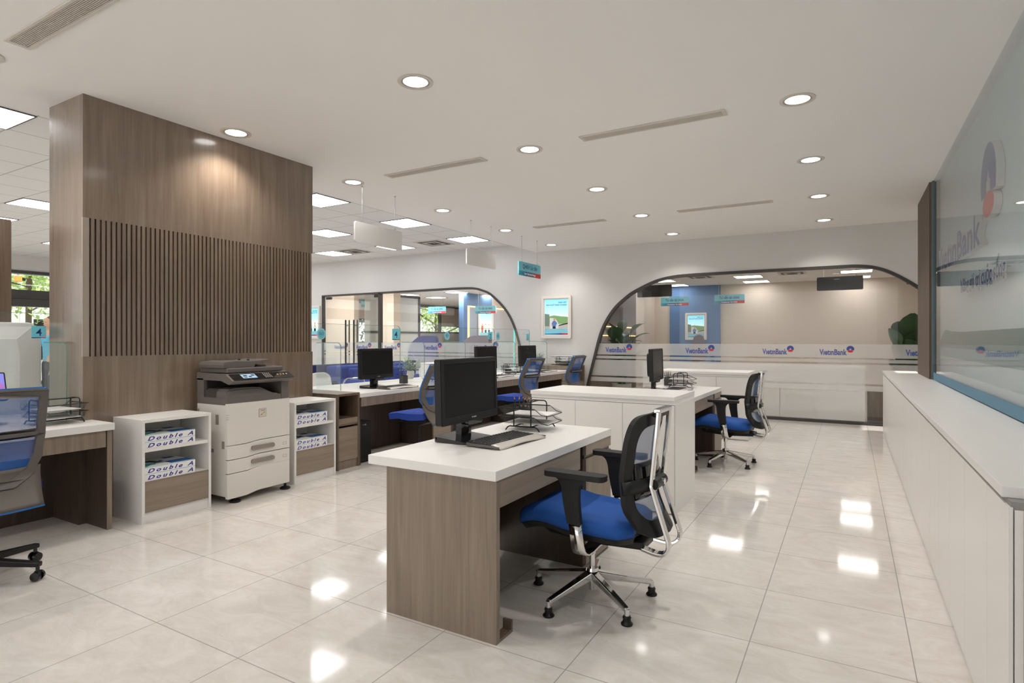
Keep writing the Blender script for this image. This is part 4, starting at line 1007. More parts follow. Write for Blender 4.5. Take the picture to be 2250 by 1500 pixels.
place_cup(-4.86, 1.46, .7385, 'on the left edge teller desk', 4)

# ------------------------------------------------------------------ executive chair: black frame, blue seat, chrome posts (faces -x)
def make_exec_chair():
    t = thing('office_chair', '', 'office chair', (0, 0, 0), 'black and chrome office chairs with blue seats')
    b = B(); b.cyl((0, 0, .10), (0, 0, .345), .014, n=20); b.cyl((0, 0, .225), (0, 0, .345), .018, n=20); b.build('gas_column', 'chrome', t, smooth=True)
    b = B(); b.cyl((0, 0, .042), (0, 0, .095), .017, .02, n=20); b.cyl((0, 0, .095), (0, 0, .14), .032, .028, n=24); b.cyl((0, 0, .14), (0, 0, .155), .034, .03, n=24); b.build('hub', 'chrome', t, smooth=True)
    for k in range(5):
        a = math.radians(180 + 72 * k); d = Vector((math.cos(a), math.sin(a), 0))
        b = B(); b.bar(d * .02 + Z_ * .118, d * .315 + Z_ * .068, .042, .042, w2=.027, h2=.022); lg = b.build('leg', 'chrome', t, bevel=.006, seg=3)
        p = d * .312
        b = B(); b.cyl(p + Z_ * .036, p + Z_ * .072, .013, n=14); b.build('foot_stem', 'chrome', lg, smooth=True)
        b = B(); b.lathe([(.027, 0), (.028, .006), (.021, .014), (.019, .016), (.018, .030), (.021, .033), (.016, .042)], p, 18); b.build('glide', 'black', lg, smooth=True)
    # seat
    def seat_z(u, v):          # u 0 front .. 1 back, v -1..1
        z = .487 - .055 * max(0, (.22 - u) / .22) ** 2 * .9 + .012 * math.sin(PI * min(1, max(0, (u - .1) / .35))) - .045 * max(0, (u - .35)) ** 1.3
        return z - .012 * (1 - v * v) * (1 - abs(u - .55)) - .022 * max(0, abs(v) - .8) / .2
    nu, nv = 22, 16; rows = []
    for i in range(nu + 1):
        u = i / nu; x = -.345 + .615 * u; hw = .235 * (1 - .10 * (1 - u) ** 3 - .10 * max(0, u - .6) / .4) * (1 - .32 * max(0, abs(u - .5) - .42) / .08)
        rows.append([(x, hw * v, seat_z(u, v)) for v in [(-1 + 2 * j / nv) for j in range(nv + 1)]])
    low = [[(p[0], p[1] * .97, p[2] - .062 + .012 * (abs(i / nu - .5) * 2) ** 4) for p in r] for i, r in enumerate(rows)]
    b = B(); b.grid(rows); b.grid([list(reversed(r)) for r in low])
    edge = lambda G: G[0] + [r[-1] for r in G[1:]] + list(reversed(G[-1]))[1:] + [r[0] for r in reversed(G[1:-1])]
    et, eb = edge(rows), edge(low); n = len(et)
    mid = [((a[0] + c[0]) / 2 * 1.0, (a[1] + c[1]) / 2 * 1.03, (a[2] + c[2]) / 2) for a, c in zip(et, eb)]
    for P, Q in ((et, mid), (mid, eb)):
        for i in range(n): b.add([P[i], Q[i], Q[(i + 1) % n], P[(i + 1) % n]], [(0, 1, 2, 3)])
    o = b.build('seat', 'seat_blue', t, smooth=True, weld=True); o.modifiers.clear()
    sh_ = [[(p[0], p[1] * 1.01, p[2] - .001) for p in r] for r in low]; sh2 = [[(p[0] * .96, p[1] * .86, p[2] - .035) for p in r] for r in low]
    b = B(); b.grid(sh_); b.grid([list(reversed(r)) for r in sh2]); e1, e2 = edge(sh_), edge(sh2)
    for i in range(n): b.add([e1[i], e2[i], e2[(i + 1) % n], e1[(i + 1) % n]], [(0, 1, 2, 3)])
    b.build('seat_shell', 'black_soft', t, smooth=True, weld=True)
    b = B(); b.prism([[(-.24, .345), (-.20, .320), (.06, .305), (.30, .318), (.30, .352), (.12, .372), (-.22, .372)]], (0, .085, 0), X_, Z_, 0, .17); b.build('mechanism', 'black', t, bevel=.008)
    b = B(); b.cyl((-.16, -.13, .372), (-.16, .13, .372), .012); b.cyl((-.02, -.17, .365), (-.02, -.085, .365), .008); b.build('adjusting_lever', 'chrome', t, smooth=True)
    b = B(); b.cyl((-.20, .04, .335), (-.22, .13, .30), .022, .028); b.build('tension_knob', 'black', t, smooth=True)
    # arms
    for s in (-1, 1):
        y = .298 if s > 0 else -.282
        ar = bpy.data.objects.new('armrest', None); COL.objects.link(ar); ar.parent = t; WLOC[ar.name] = Vector()
        b = B(); b.prism([rrect(-.118, .19, y - .040, y + .040, .028, 5)], (0, 0, 0), X_, Y_, .672, .698); b.build('arm_pad', 'black_soft', ar, bevel=.007, seg=3)
        pr = spline([(-.075, .672), (-.045, .655), (-.03, .62), (-.022, .56), (.0, .455)], 4) + [(.068, .455)] + spline([(.068, .455), (.058, .56), (.062, .63), (.085, .66), (.12, .672)], 4)
        b = B(); b.prism([pr], (0, y + .015, 0), X_, Z_, 0, .03); b.build('arm_bracket', 'black_soft', ar, bevel=.003)
        q = y - s * .0
        path = [(.034, q, .47), (.044, q, .40), (.052, q, .345), (.056, q - s * .012, .322), (.06, q - s * .035, .310), (.064, q - s * .08, .312), (.066, q - s * .19, .325)]
        b = B(); rr = []
        for x, yy, z in path: rr.append([(x - .032, yy, z), (x + .032, yy, z)])
        b.grid(rr); o = b.build('arm_strut', 'chrome', ar, smooth=True); md = o.modifiers.new('solid', 'SOLIDIFY'); md.thickness = .014; md.offset = 0
    # backrest surface
    Z0, Z1 = .405, .972
    def bx(z, a):
        c = [(.405, .330), (.45, .300), (.55, .256), (.66, .240), (.80, .256), (.972, .284)]
        for (za, xa), (zb, xb_) in zip(c, c[1:]):
            if za <= z <= zb + 1e-6:
                f = (z - za) / (zb - za); f = f * f * (3 - 2 * f) * .5 + f * .5; x = xa + (xb_ - xa) * f; break
        else: x = c[-1][1]
        return x + .060 * (1 - a * a)
    def hwid(z): 
        f = (z - Z0) / (Z1 - Z0); return .245 - .024 * f - .045 * (max(0, .35 - f) / .35) ** 1.5
    def bp(a, b_, d=0):
        z = Z0 + (Z1 - Z0) * b_; return Vector((bx(z, a) + d, hwid(z) * a, z))
    def sq(n_, e, sa, b0, b1):
        out = []
        for i in range(n_):
            th = 2 * PI * i / n_; c, s_ = math.cos(th), math.sin(th)
            a = math.copysign(abs(c) ** (2 / e), c) * sa; q = .5 + .5 * math.copysign(abs(s_) ** (2 / e), s_); out.append((a, b0 + (b1 - b0) * q))
        return out
    Np = 96; outer = sq(Np, 7, 1, 0, 1); inner = sq(Np, 5.5, .76, .12, .90)
    b = B(); loops = []
    for d, mix in ((.012, 0), (-.014, .04), (-.014, .96), (.010, 1)): loops.append([bp(o_[0] + (i_[0] - o_[0]) * mix, o_[1] + (i_[1] - o_[1]) * mix, d) for o_, i_ in zip(outer, inner)])
    b.grid([l + [l[0]] for l in loops + [loops[0]]]); b.build('back_frame', 'black', t, smooth=True)
    b = B(); rr = [[bp(i_[0] * k / 8 * 1.03, .51 + (i_[1] - .51) * k / 8 * 1.03) for i_ in inner + [inner[0]]] for k in range(8, -1, -1)]
    b.grid(rr); o = b.build('back_mesh', 'mesh_grey', t, smooth=True); o['label'] = 'translucent blue-grey mesh'
    zc = lambda z: (z - Z0) / (Z1 - Z0)
    b = B(); rr = []
    for k in range(13):
        a = -1.03 + 2.06 * k / 12; z0_, z1_ = .608 + .0 * a, .668
        rr.append([bp(a, zc(z), .014 + .018 * (1 - a * a)) for z in (z0_, z1_)])
    b.grid(rr); o = b.build('cross_band', 'black', t, smooth=True); md = o.modifiers.new('solid', 'SOLIDIFY'); md.thickness = .018; md.offset = 0
    b = B(); rr = []
    for k in range(11):
        a = -.72 + 1.44 * k / 10
        rr.append([bp(a, zc(z), -.004 + .02 * (1 - ((z - .66) / .09) ** 2)) for z in (.575, .60, .64, .68, .715, .74)])
    b.grid(rr); o = b.build('lumbar_pad', 'black_gloss', t, smooth=True); md = o.modifiers.new('solid', 'SOLIDIFY'); md.thickness = .02; md.offset = 0
    # chrome posts behind
    b = B(); b.tube([(.366, -.094, .984), (.366, .094, .984)], 0, flat=(.036, .020)); b.build('post_bridge', 'chrome', t, bevel=.004)
    for s in (-1, 1):
        path = spline([(.372, s * .086, .982), (.362, s * .088, .86), (.342, s * .090, .66), (.346, s * .092, .61), (.402, s * .096, .44), (.422, s * .097, .375), (.410, s * .094, .335), (.37, s * .086, .318), (.29, s * .075, .328)], 4)
        b = B(); b.tube(path, 0, flat=(.018, .034)); b.build('back_post', 'chrome', t, bevel=.004)
    b = B(); b.prism([circle(.335, .635, .034, 16, .030)], (0, .078, 0), X_, Z_, 0, .156); b.build('back_joint', 'black', t, bevel=.004)
    b = B(); b.cyl((.36, 0, .64), (.376, 0, .64), .015); b.build('joint_cap', 'chrome', t, smooth=True)
    b = B(); b.box(.335, .372, -.07, .07, .952, .976); b.build('top_mount', 'black', t, bevel=.004)
    return t
M['seat_blue'] = M['blue']
ch = make_exec_chair(); ch.location = (-1.143, 2.785, 0); ch.rotation_euler = (0, 0, math.radians(-1)); ch['label'] = 'black and chrome office chair with a blue seat at the nearest desk'
dup(ch, (-1.15, 6.52, 0), math.radians(-2), 'black and chrome office chair with a blue seat at the second desk')

# ------------------------------------------------------------------ teller chair: taupe frame, blue mesh, castors (faces -x)
M['skirt'] = mat('dark_taupe_shell', srgb(92, 84, 77), .5)
def make_teller_chair():
    t = thing('task_chair', '', 'office chair', (0, 0, 0), 'blue mesh task chairs along the teller counter')
    b = B(); b.cyl((0, 0, .12), (0, 0, .24), .026, .024, n=18); b.cyl((0, 0, .24), (0, 0, .40), .014, n=14); b.build('gas_column', 'black_soft', t, smooth=True)
    b = B(); b.cyl((0, 0, .085), (0, 0, .135), .034, .03, n=20); b.build('hub', 'black_soft', t, smooth=True)
    for k in range(5):
        a = math.radians(38 + 72 * k); d = Vector((math.cos(a), math.sin(a), 0)); e = Vector((-d.y, d.x, 0))
        b = B(); b.bar(d * .02 + Z_ * .112, d * .335 + Z_ * .088, .05, .042, w2=.036, h2=.026); lg = b.build('leg', 'black', t, bevel=.006)
        p = d * .32
        cs = bpy.data.objects.new('castor', None); COL.objects.link(cs); cs.parent = lg; WLOC[cs.name] = Vector()
        b = B(); b.cyl(p + Z_ * .05, p + Z_ * .078, .010, n=10); b.box(p.x - .012, p.x + .012, p.y - .012, p.y + .012, .03, .052); b.cyl(p + e * .022 + Z_ * .026, p - e * .022 + Z_ * .026, .006, n=8)
        for s in (-1, 1): b.cyl(p + e * .010 * s + Z_ * .0262, p + e * .026 * s + Z_ * .0262, .026, .024, n=20)
        mm = b.build('castor', 'black_gloss', lg, smooth=True)
        bpy.data.objects.remove(cs)
    b = B(); rows = []; nu, nv = 12, 10
    for i in range(nu + 1):
        u = i / nu; x = -.26 + .49 * u; hw = .225 - .03 * (1 - u)
        rows.append([(x, hw * (-1 + 2 * j / nv), .555 - .03 * max(0, .25 - u) / .25 - .012 * math.sin(PI * u) - .012 * max(0, abs(-1 + 2 * j / nv) - .8) * 5) for j in range(nv + 1)])
    low = [[(p[0] + .01, p[1] * .98, p[2] - .07 + .018 * abs(i / nu - .6)) for p in r] for i, r in enumerate(rows)]
    edge = lambda G: G[0] + [r[-1] for r in G[1:]] + list(reversed(G[-1]))[1:] + [r[0] for r in reversed(G[1:-1])]
    b.grid(rows); b.grid([list(reversed(r)) for r in low]); et, eb = edge(rows), edge(low); n = len(et)
    for i in range(n): b.add([et[i], eb[i], eb[(i + 1) % n], et[(i + 1) % n]], [(0, 1, 2, 3)])
    b.build('seat', 'royal', t, smooth=True, weld=True)
    b = B(); b.prism([[(-.16, .478), (.20, .478), (.24, .45), (.10, .40), (-.06, .395), (-.14, .43)]], (0, .12, 0), X_, Z_, 0, .24); b.build('mechanism', 'black_soft', t, bevel=.01)
    b = B(); b.cyl((-.1, -.2, .445), (-.08, -.09, .445), .006); b.build('adjusting_lever', 'black', t)
    def bx(z, a):
        c = [(.42, .335), (.50, .268), (.60, .215), (.72, .205), (.86, .245), (1.05, .33)]
        for (za, xa), (zb, xb_) in zip(c, c[1:]):
            if z <= zb + 1e-6: return xa + (xb_ - xa) * (z - za) / (zb - za) + .055 * (1 - min(1, a * a))
        return c[-1][1]
    P = lambda y, z, d: Vector((bx(z, y / .24) + d, y, z))
    def dens(l, k=5):
        o = []
        for i in range(len(l)):
            a, c = l[i], l[(i + 1) % len(l)]; o += [(a[0] + (c[0] - a[0]) * j / k, a[1] + (c[1] - a[1]) * j / k) for j in range(k)]
        return o
    out = dens([(-.08, .540), (.08, .540), (.17, .590), (.228, .68), (.235, .80), (.215, 1.045), (.20, 1.055), (-.20, 1.055), (-.215, 1.045), (-.235, .80), (-.228, .68), (-.17, .590)])
    up = dens([(-.192, .835), (.192, .835), (.178, 1.015), (-.178, 1.015)])
    lo = dens([(-.06, .575), (.06, .575), (.15, .625), (.185, .70), (.192, .79), (-.192, .79), (-.185, .70), (-.15, .625)])
    b = B(); b.prism([out, list(reversed(up)), list(reversed(lo))], (0, 0, 0), Y_, Z_, -.012, .016, lambda a, c, d: P(a, c, d)); b.build('back_frame', 'grey', t, smooth=True)
    b = B(); b.grid([[P((.195 + .024 * (z - .43) / .22) * (-1 + j / 6), z, 0) for j in range(13)] for z in (.43, .45, .47, .49, .51, .53, .55, .57, .59, .61, .63)]); o = b.build('back_skirt', 'skirt', t, smooth=True); md = o.modifiers.new('solid', 'SOLIDIFY'); md.thickness = .01; md.offset = 0
    b = B(); b.tube([P(y, .43, 0) for y in [(-.195 + .39 * k / 10) for k in range(11)]], 0, flat=(.014, .008)); b.build('skirt_edging', 'edge_blue', t)['label'] = 'bright blue lower edging'
    def net(l, nm):
        cy = sum(p[0] for p in l) / len(l); cz = sum(p[1] for p in l) / len(l)
        rr = [[P(cy + (p[0] - cy) * k / 6 * 1.04, cz + (p[1] - cz) * k / 6 * 1.04, -.004) for p in l + [l[0]]] for k in range(6, -1, -1)]
        B().grid(rr).build(nm, 'mesh_blue', t, smooth=True)['label'] = 'see-through blue mesh'
    net(up, 'back_mesh'); net(lo, 'back_mesh')
    b = B(); ob = [(y * .998, z) for y, z in out]; b.tube([P(y, z, -.018) for y, z in ob], 0, closed=True, flat=(.012, .014)); b.build('edging', 'edge_blue', t)['label'] = 'bright blue edging'
    b = B(); b.tube([P(y, z, .018) for y, z in [(-.185 + .37 * k / 10, .812) for k in range(11)]], 0, flat=(.034, .02)); b.build('back_bar', 'grey', t, bevel=.003)
    b = B(); b.bar((.10, 0, .44), (.285, 0, .46), .09, .025, w2=.06, h2=.02); b.bar((.285, 0, .455), (.262, 0, .60), .06, .02, up=(1, 0, 0)); b.build('back_bracket', 'grey', t, bevel=.004)
    return t
tc = make_teller_chair(); tc.location = (-4.06, 4.97, 0); tc['label'] = 'blue mesh task chair at the teller desk by the cubby, behind nearest monitor'
dup(tc, (-4.07, 7.12, 0), math.radians(-3), 'blue mesh task chair at the middle teller desk')
dup(tc, (-4.07, 8.60, 0), math.radians(-2), 'blue mesh task chair at the farthest teller desk')
dup(tc, (-4.11, 1.268, 0), math.radians(-3), 'blue mesh task chair at the left edge of the room')

# ------------------------------------------------------------------ things on the teller counter and in the customer area
def white_box(label, x0, x1, y0, y1, z0, z1):
    t = thing('printer', label, 'printer', ((x0 + x1) / 2, (y0 + y1) / 2, z0))
    B().box(x0, x1, y0, y1, z0 + .012, z1 - .02).build('body', 'white_matte', t, bevel=.008)
    B().box(x0 - .004, x1 + .004, y0 - .004, y1 + .004, z1 - .02, z1).build('lid', 'white_matte', t, bevel=.006)
    B().box(x0 + (x1 - x0) * .48, x0 + (x1 - x0) * .485, y0 - .001, y1 - .01, z0 + .02, z1 - .03).build('seam', 'seam', t)
    B().prism([rrect(x0 + .1, x1 - .06, z0 + .05, z0 + .065, .005)], (0, y0 - .001, 0), X_, Z_, 0, .003).build('paper_slot', 'copier_dark', t)
    B().box(x0 + .02, x1 - .02, y0 + .02, y1 - .02, z0, z0 + .012).build('base', 'seam', t)
white_box('white box printer between the first and second teller screens', -5.28, -4.80, 6.50, 6.95, .7505, .985)
white_box('white box printer on the walnut end unit by the far wall', -5.05, -4.55, 10.18, 10.42, .8255, 1.0)

def leaf(b, base, d, up, L, Wd, droop=.2, n=5, fold=.12):
    """one folded leaf blade"""
    d = d.normalized(); sd = d.cross(up).normalized(); nn = sd.cross(d); mid = []; l = []; r = []
    for i in range(n + 1):
        t = i / n; w = Wd * math.sin(PI * min(.97, t * .93 + .05)) ** .8 * .5
        c = base + d * (L * t) - Vector((0, 0, droop * L * t * t)) ; mid.append(c); l.append(c + sd * w + nn * w * fold * 2); r.append(c - sd * w + nn * w * fold * 2)
    b.grid([l, mid, r])
def big_plant(label, x, y, n, seed, h=1.2, L=.42, Wd=.20, mats=('leaf_dark',), pot=(.20, .42), spread=.9, lift=0):
    rd = random.Random(seed); t = thing('potted_plant', label, 'plant', (x, y, 0))
    pr, ph = pot
    b = B(); b.lathe([(pr * .72, 0), (pr * .95, ph * .5), (pr, ph), (pr * .9, ph), (pr * .88, ph - .04), (0.001, ph - .04)], (x, y, 0), 24); b.build('pot', 'pot', t, smooth=True)
    st = B(); lf = B()
    for k in range(n):
        a = 2.4 * k + rd.uniform(-.3, .3); hh = ph + (h - ph) * (.25 + .75 * (k + 1) / n); r0 = rd.uniform(.02, .07); rr = spread * rd.uniform(.10, .26)
        base = Vector((x, y, ph - .05)) + Vector((math.cos(a), math.sin(a), 0)) * r0; tip = Vector((x, y, hh)) + Vector((math.cos(a), math.sin(a), 0)) * rr
        mid_ = (base + tip) / 2 + Vector((0, 0, .06)); st.tube([base, mid_, tip], .007, n=6)
        d = Vector((math.cos(a), math.sin(a), rd.uniform(.5, 1.7) + lift))
        leaf(lf, tip, d, Z_, L * rd.uniform(.75, 1.1), Wd * rd.uniform(.8, 1.1), rd.uniform(.1, .5))
    st.build('stem', 'leaf', t); lf.build('foliage', mats[0], t, smooth=True)
big_plant('large-leaved potted plant behind the left end of the right arch', -4.02, 11.36, 28, 4, 1.46, .46, .27)
big_plant('large-leaved potted plant behind the right arch next to the walnut strip', .86, 11.70, 16, 11, 1.28, .56, .44, lift=2.6)
def flower_pot(label, x, y, z, seed, s=1.0):
    rd = random.Random(seed); t = thing('flower_arrangement', label, 'flowers', (x, y, z))
    b = B(); b.lathe([(.035 * s, 0), (.05 * s, .05 * s), (.045 * s, .10 * s), (.040 * s, .10 * s), (.001, .08 * s)], (x, y, z), 18); b.build('vase', 'pot', t, smooth=True)
    lf = B(); st = B(); fl = B()
    for k in range(34):
        a = rd.uniform(0, 2 * PI); e = rd.uniform(.25, 1.3); L = rd.uniform(.10, .24) * s; d = Vector((math.cos(a) * math.cos(e), math.sin(a) * math.cos(e), math.sin(e)))
        p = Vector((x, y, z + .095 * s)); q = p + d * L; st.tube([p, (p + q) / 2 + Vector((0, 0, .01)), q], .0015, n=4)
        for j in range(5):
            f = .35 + .65 * j / 4; da = d + Vector((rd.uniform(-.8, .8), rd.uniform(-.8, .8), rd.uniform(-.3, .5))); leaf(lf, p + d * L * f, da, Z_, .055 * s, .013 * s, .3, 3)
    for k in range(7):
        a = rd.uniform(0, 2 * PI); e = rd.uniform(.6, 1.3); d = Vector((math.cos(a) * math.cos(e), math.sin(a) * math.cos(e), math.sin(e))); c = Vector((x, y, z + .1 * s)) + d * rd.uniform(.12, .19) * s
        for j in range(8):
            aa = 2 * PI * j / 8; leaf(fl, c, Vector((math.cos(aa), math.sin(aa), .8)), Z_, .028 * s, .022 * s, -.2, 3)
    st.build('stem', 'leaf', t); lf.build('foliage', 'leaf_flower', t); fl.build('white_bloom', 'white_print', t)
M['leaf_flower'] = mat('grey_green_leaf', srgb(128, 150, 108), .5)
flower_pot('vase of greenery with white flowers behind the first teller desk', -5.53, 6.58, .7505, 3, 1.1)
flower_pot('small vase of greenery on the walnut end unit', -5.22, 10.02, .8255, 5, .8)

# blue sofa, navy bench back, white visitor chairs
t = thing('bench_partition', 'long navy blue upholstered bench back in the customer area', 'partition', (-8.2, 8, 0))
B().box(-8.26, -8.16, 6.3, 9.9, .03, .865).build('padded_panel', 'navy', t, bevel=.02)
B().box(-8.25, -8.17, 6.35, 9.85, 0, .03).build('plinth', 'dark_frame', t)
t = thing('sofa', 'royal blue sofa in front of the navy bench back', 'sofa', (-7.6, 8.2, 0))
B().box(-8.14, -7.05, 7.34, 9.3, .08, .30).build('base', 'royal', t, bevel=.02)
for k in range(2): B().box(-7.80, -7.02, 7.50 + k * .82, 8.31 + k * .82, .30, .47).build('seat_cushion', 'royal', t, bevel=.04)
B().box(-8.14, -7.78, 7.34, 9.3, .28, .845).build('backrest', 'royal', t, bevel=.05)
for k in range(2): B().box(-7.80, -7.66, 7.52 + k * .82, 8.29 + k * .82, .46, .80).build('back_cushion', 'royal', t, bevel=.05)
for y in (7.34, 9.14): B().box(-8.0, -7.02, y, y + .16, .28, .62).build('armrest', 'royal', t, bevel=.04)
for fx in (-8.08, -7.12):
    for fy in (7.42, 9.22): B().cyl((fx, fy, 0), (fx, fy, .08), .025, n=12).build('foot', 'dark_frame', t)
def shell_chair(label, x, y, rz):
    t = thing('visitor_chair', label, 'chair', (0, 0, 0), 'white shell chairs at the customer side')
    rows = []
    prof = [(.24, .455), (.22, .468), (.10, .452), (-.08, .445), (-.19, .47), (-.225, .53), (-.245, .66), (-.27, .80), (-.275, .86)]
    P = spline(prof, 3)
    for i, (px, pz) in enumerate(P):
        u = i / (len(P) - 1); hw = .23 + .02 * math.sin(PI * u) - (.10 * max(0, u - .9) / .1); row = []
        for j in range(13):
            a = -1 + j / 6; back = max(0, min(1, (u - .35) / .25))
            row.append((px + .085 * back * a * a, hw * a, pz + .045 * (1 - back) * a ** 4))
        rows.append(row)
    o = B().grid(rows).build('shell', 'white_matte', t, smooth=True); md = o.modifiers.new('solid', 'SOLIDIFY'); md.thickness = .012
    for sx in (-1, 1):
        for sy in (-1, 1): B().cyl((sx * .14, sy * .15, .445), (sx * .22, sy * .22, 0), .011, .009, n=10).build('leg', 'chrome', t, smooth=True)
    B().box(-.15, .15, -.16, .16, .428, .44).build('under_frame', 'steel', t)
    t.location = (x, y, 0); t.rotation_euler = (0, 0, rz); return t
shell_chair('white shell visitor chair facing the first teller screen', -5.98, 5.42, 0)
shell_chair('white shell visitor chair facing the second teller screen', -6.02, 7.85, 0)
shell_chair('white shell visitor chair facing the farthest teller screen', -6.02, 9.2, 0)
t = thing('chrome_stool', 'chrome-armed stool behind the first teller monitor', 'chair', (-6.85, 6.72, 0))
B().tube([(-6.95, 6.6, 0), (-6.92, 6.6, .55)] + [(-6.92 + .0, 6.6 + .09 * (1 - math.cos(a)), .55 + .14 * math.sin(a)) for a in (PI / 6, PI / 3, PI / 2)] + [(-6.92, 6.98, .69)], .014).build('arm_tube', 'chrome', t, smooth=True)
B().tube([(-6.95, 7.1, 0), (-6.92, 7.1, .55), (-6.92, 7.05, .66), (-6.92, 6.98, .69)], .014).build('arm_tube', 'chrome', t, smooth=True)
B().box(-7.0, -6.55, 6.62, 7.08, .40, .47).build('seat', 'royal', t, bevel=.02)
for yy in (6.62, 7.08): B().cyl((-6.57, yy, 0), (-6.57, yy, .42), .012, n=10).build('leg', 'chrome', t)
# navy wing-back lounge chairs behind the left arch
def wing_chair(label, x, y, m):
    t = thing('lounge_chair', label, 'chair', (x, y, 0))
    B().box(x - .40, x + .40, y - .10, y + .55, .12, .45).build('seat', m, t, bevel=.05)
    top = [(x - .62, .12), (x + .42, .12), (x + .42, 1.25)] + [(x + .34 + .08 * math.cos(a), 1.28 + .14 * math.sin(a)) for a in (.2, .7, 1.2, PI / 2)] + [(x - .05, 1.42), (x - .22, 1.38), (x - .42, 1.25), (x - .56, 1.08)]
    B().prism([top], (0, y + .62, 0), X_, Z_, 0, .14).build('winged_back', m, t, bevel=.05)
    for fx in (-.34, .34): B().cyl((x + fx, y, 0), (x + fx, y, .13), .02, n=10).build('foot', 'dark_frame', t)
M['mauve'] = mat('grey_mauve_fabric', srgb(112, 104, 116), .8)
wing_chair('navy wing-backed lounge chair behind the left arch, in front of the garden window', -10.35, 12.4, 'navy')
wing_chair('grey wing-backed lounge chair behind the left arch, in front of the lit partition', -8.60, 12.4, 'mauve')
t = thing('meeting_chair', 'grey rounded chair back below the poster behind the right arch', 'chair', (-3.68, 16.8, 0))
B().prism([[(-3.86, .50), (-3.50, .50), (-3.50, 1.25), (-3.56, 1.42), (-3.68, 1.46), (-3.80, 1.40), (-3.85, 1.25)]], (0, 16.8, 0), X_, Z_, 0, .08).build('backrest', 'mauve', t, bevel=.03)
B().box(-3.90, -3.46, 16.25, 16.8, .42, .52).build('seat', 'mauve', t, bevel=.03)
B().cyl((-3.68, 16.5, .02), (-3.68, 16.5, .43), .03, n=12).build('column', 'steel', t); B().cyl((-3.68, 16.5, 0), (-3.68, 16.5, .02), .26, n=24).build('base', 'steel', t)

# left edge: white self-service machine, tablet, framed board
t = thing('self_service_machine', 'bulky white self-service machine behind the left edge teller desk', 'machine', (-5.9, 1.4, 0))
my0, my1, mx0, mx1, mz = .55, 2.185, -6.35, -5.70, 1.45
c = .075
B().prism([[(my0, 0), (my1, 0), (my1, mz - .16), (my1 - .055, mz), (my0 + .055, mz), (my0, mz - .16)]], (mx0, 0, 0), Y_, Z_, 0, mx1 - mx0).build('housing', 'white_shell', t, bevel=.03, seg=3)
fr = [(my0 + .02, .3), (my1 - .02, .3), (my1 - .02, mz - .17), (my1 - .07, mz - .03), (my0 + .07, mz - .03), (my0 + .02, mz - .17)]
ir = [(my0 + .16, .42), (my1 - .17, .42), (my1 - .17, mz - .26), (my1 - .19, mz - .13), (my0 + .19, mz - .13), (my0 + .16, mz - .26)]
b = B(); b.add([(mx1, a, z) for a, z in fr] + [(mx1 + .05, a, z) for a, z in ir], [(i, (i + 1) % 6, 6 + (i + 1) % 6, 6 + i) for i in range(6)] + [(6, 7, 8, 9, 10, 11)]); b.build('bevelled_door', 'white_shell', t)
t = thing('tablet_stand', 'small tablet with a purple picture on the left edge teller desk', 'tablet', (-5.0, 1.64, .7385))
dn = Vector((.96, 0, .28)); V = Vector((-.28, 0, .96)); O = Vector((-4.99, 1.545, .90))
B().prism([rrect(0, .17, 0, .20, .01)], O, Y_, V, -.008, 0).build('case', 'black', t)
B().prism([rrect(.008, .162, .008, .192, .004)], O, Y_, V, .0002, .0012).build('screen', grad_mat('purple_screen', [(0, srgb(70, 50, 170)), (.5, srgb(150, 110, 220)), (1, srgb(120, 140, 220))], 2, .0, .37, .3, .5), t)
cc = B(); cc.prism([circle(.10, .08, .06, 24), list(reversed(circle(.10, .08, .03, 18)))], O, Y_, V, .0013, .0018); cc.build('picture', mat('pink_picture', srgb(190, 120, 210), .4, emit=.25), t)
B().bar((-5.005, 1.63, .76), (-5.04, 1.63, .96), .03, .01).build('stand_arm', 'steel', t); B().box(-5.09, -4.96, 1.56, 1.70, .7387, .746).build('stand_foot', 'steel', t)
t = thing('display_board', 'tall walnut-framed black board at the left edge behind the machine', 'board', (-7, 1.8, 0))
B().prism([[(1.2, 0), (2.41, 0), (2.41, 2.46), (1.2, 2.46)], [(1.28, .1), (1.28, 2.38), (2.318, 2.38), (2.318, .1)]], (-7.06, 0, 0), Y_, Z_, 0, .12).build('frame', 'wood_pillar', t)
B().box(-7.02, -7.0, 1.27, 2.33, .08, 2.39).build('board', 'black', t)

# person standing in the customer area, mostly hidden by the pillar: cyan shirt, one arm reaching out to the side
def skin(name, pts, edges, m, parent, lev=2):
    me = bpy.data.meshes.new(name); me.from_pydata([p[0] for p in pts], edges, []); me.materials.append(M[m])
    o = bpy.data.objects.new(name, me); COL.objects.link(o); o.parent = parent
    md = o.modifiers.new('skin', 'SKIN'); md.use_smooth_shade = True
    for i, p in enumerate(pts):
        v = me.skin_vertices[0].data[i]; r = p[1]; v.radius = r if isinstance(r, tuple) else (r, r); v.use_root = (i == 0)
    o.modifiers.new('sub', 'SUBSURF').levels = lev; o.modifiers['sub'].render_levels = lev; return o
M['shirt'] = mat('cyan_shirt', srgb(96, 186, 218), .8); M['trousers'] = mat('dark_trousers', srgb(40, 42, 50), .8); M['hair'] = mat('brown_hair', srgb(92, 66, 50), .7)
pe = thing('person', 'person in a cyan shirt half hidden by the walnut pillar, arm stretched sideways', 'person', (0, 0, 0))
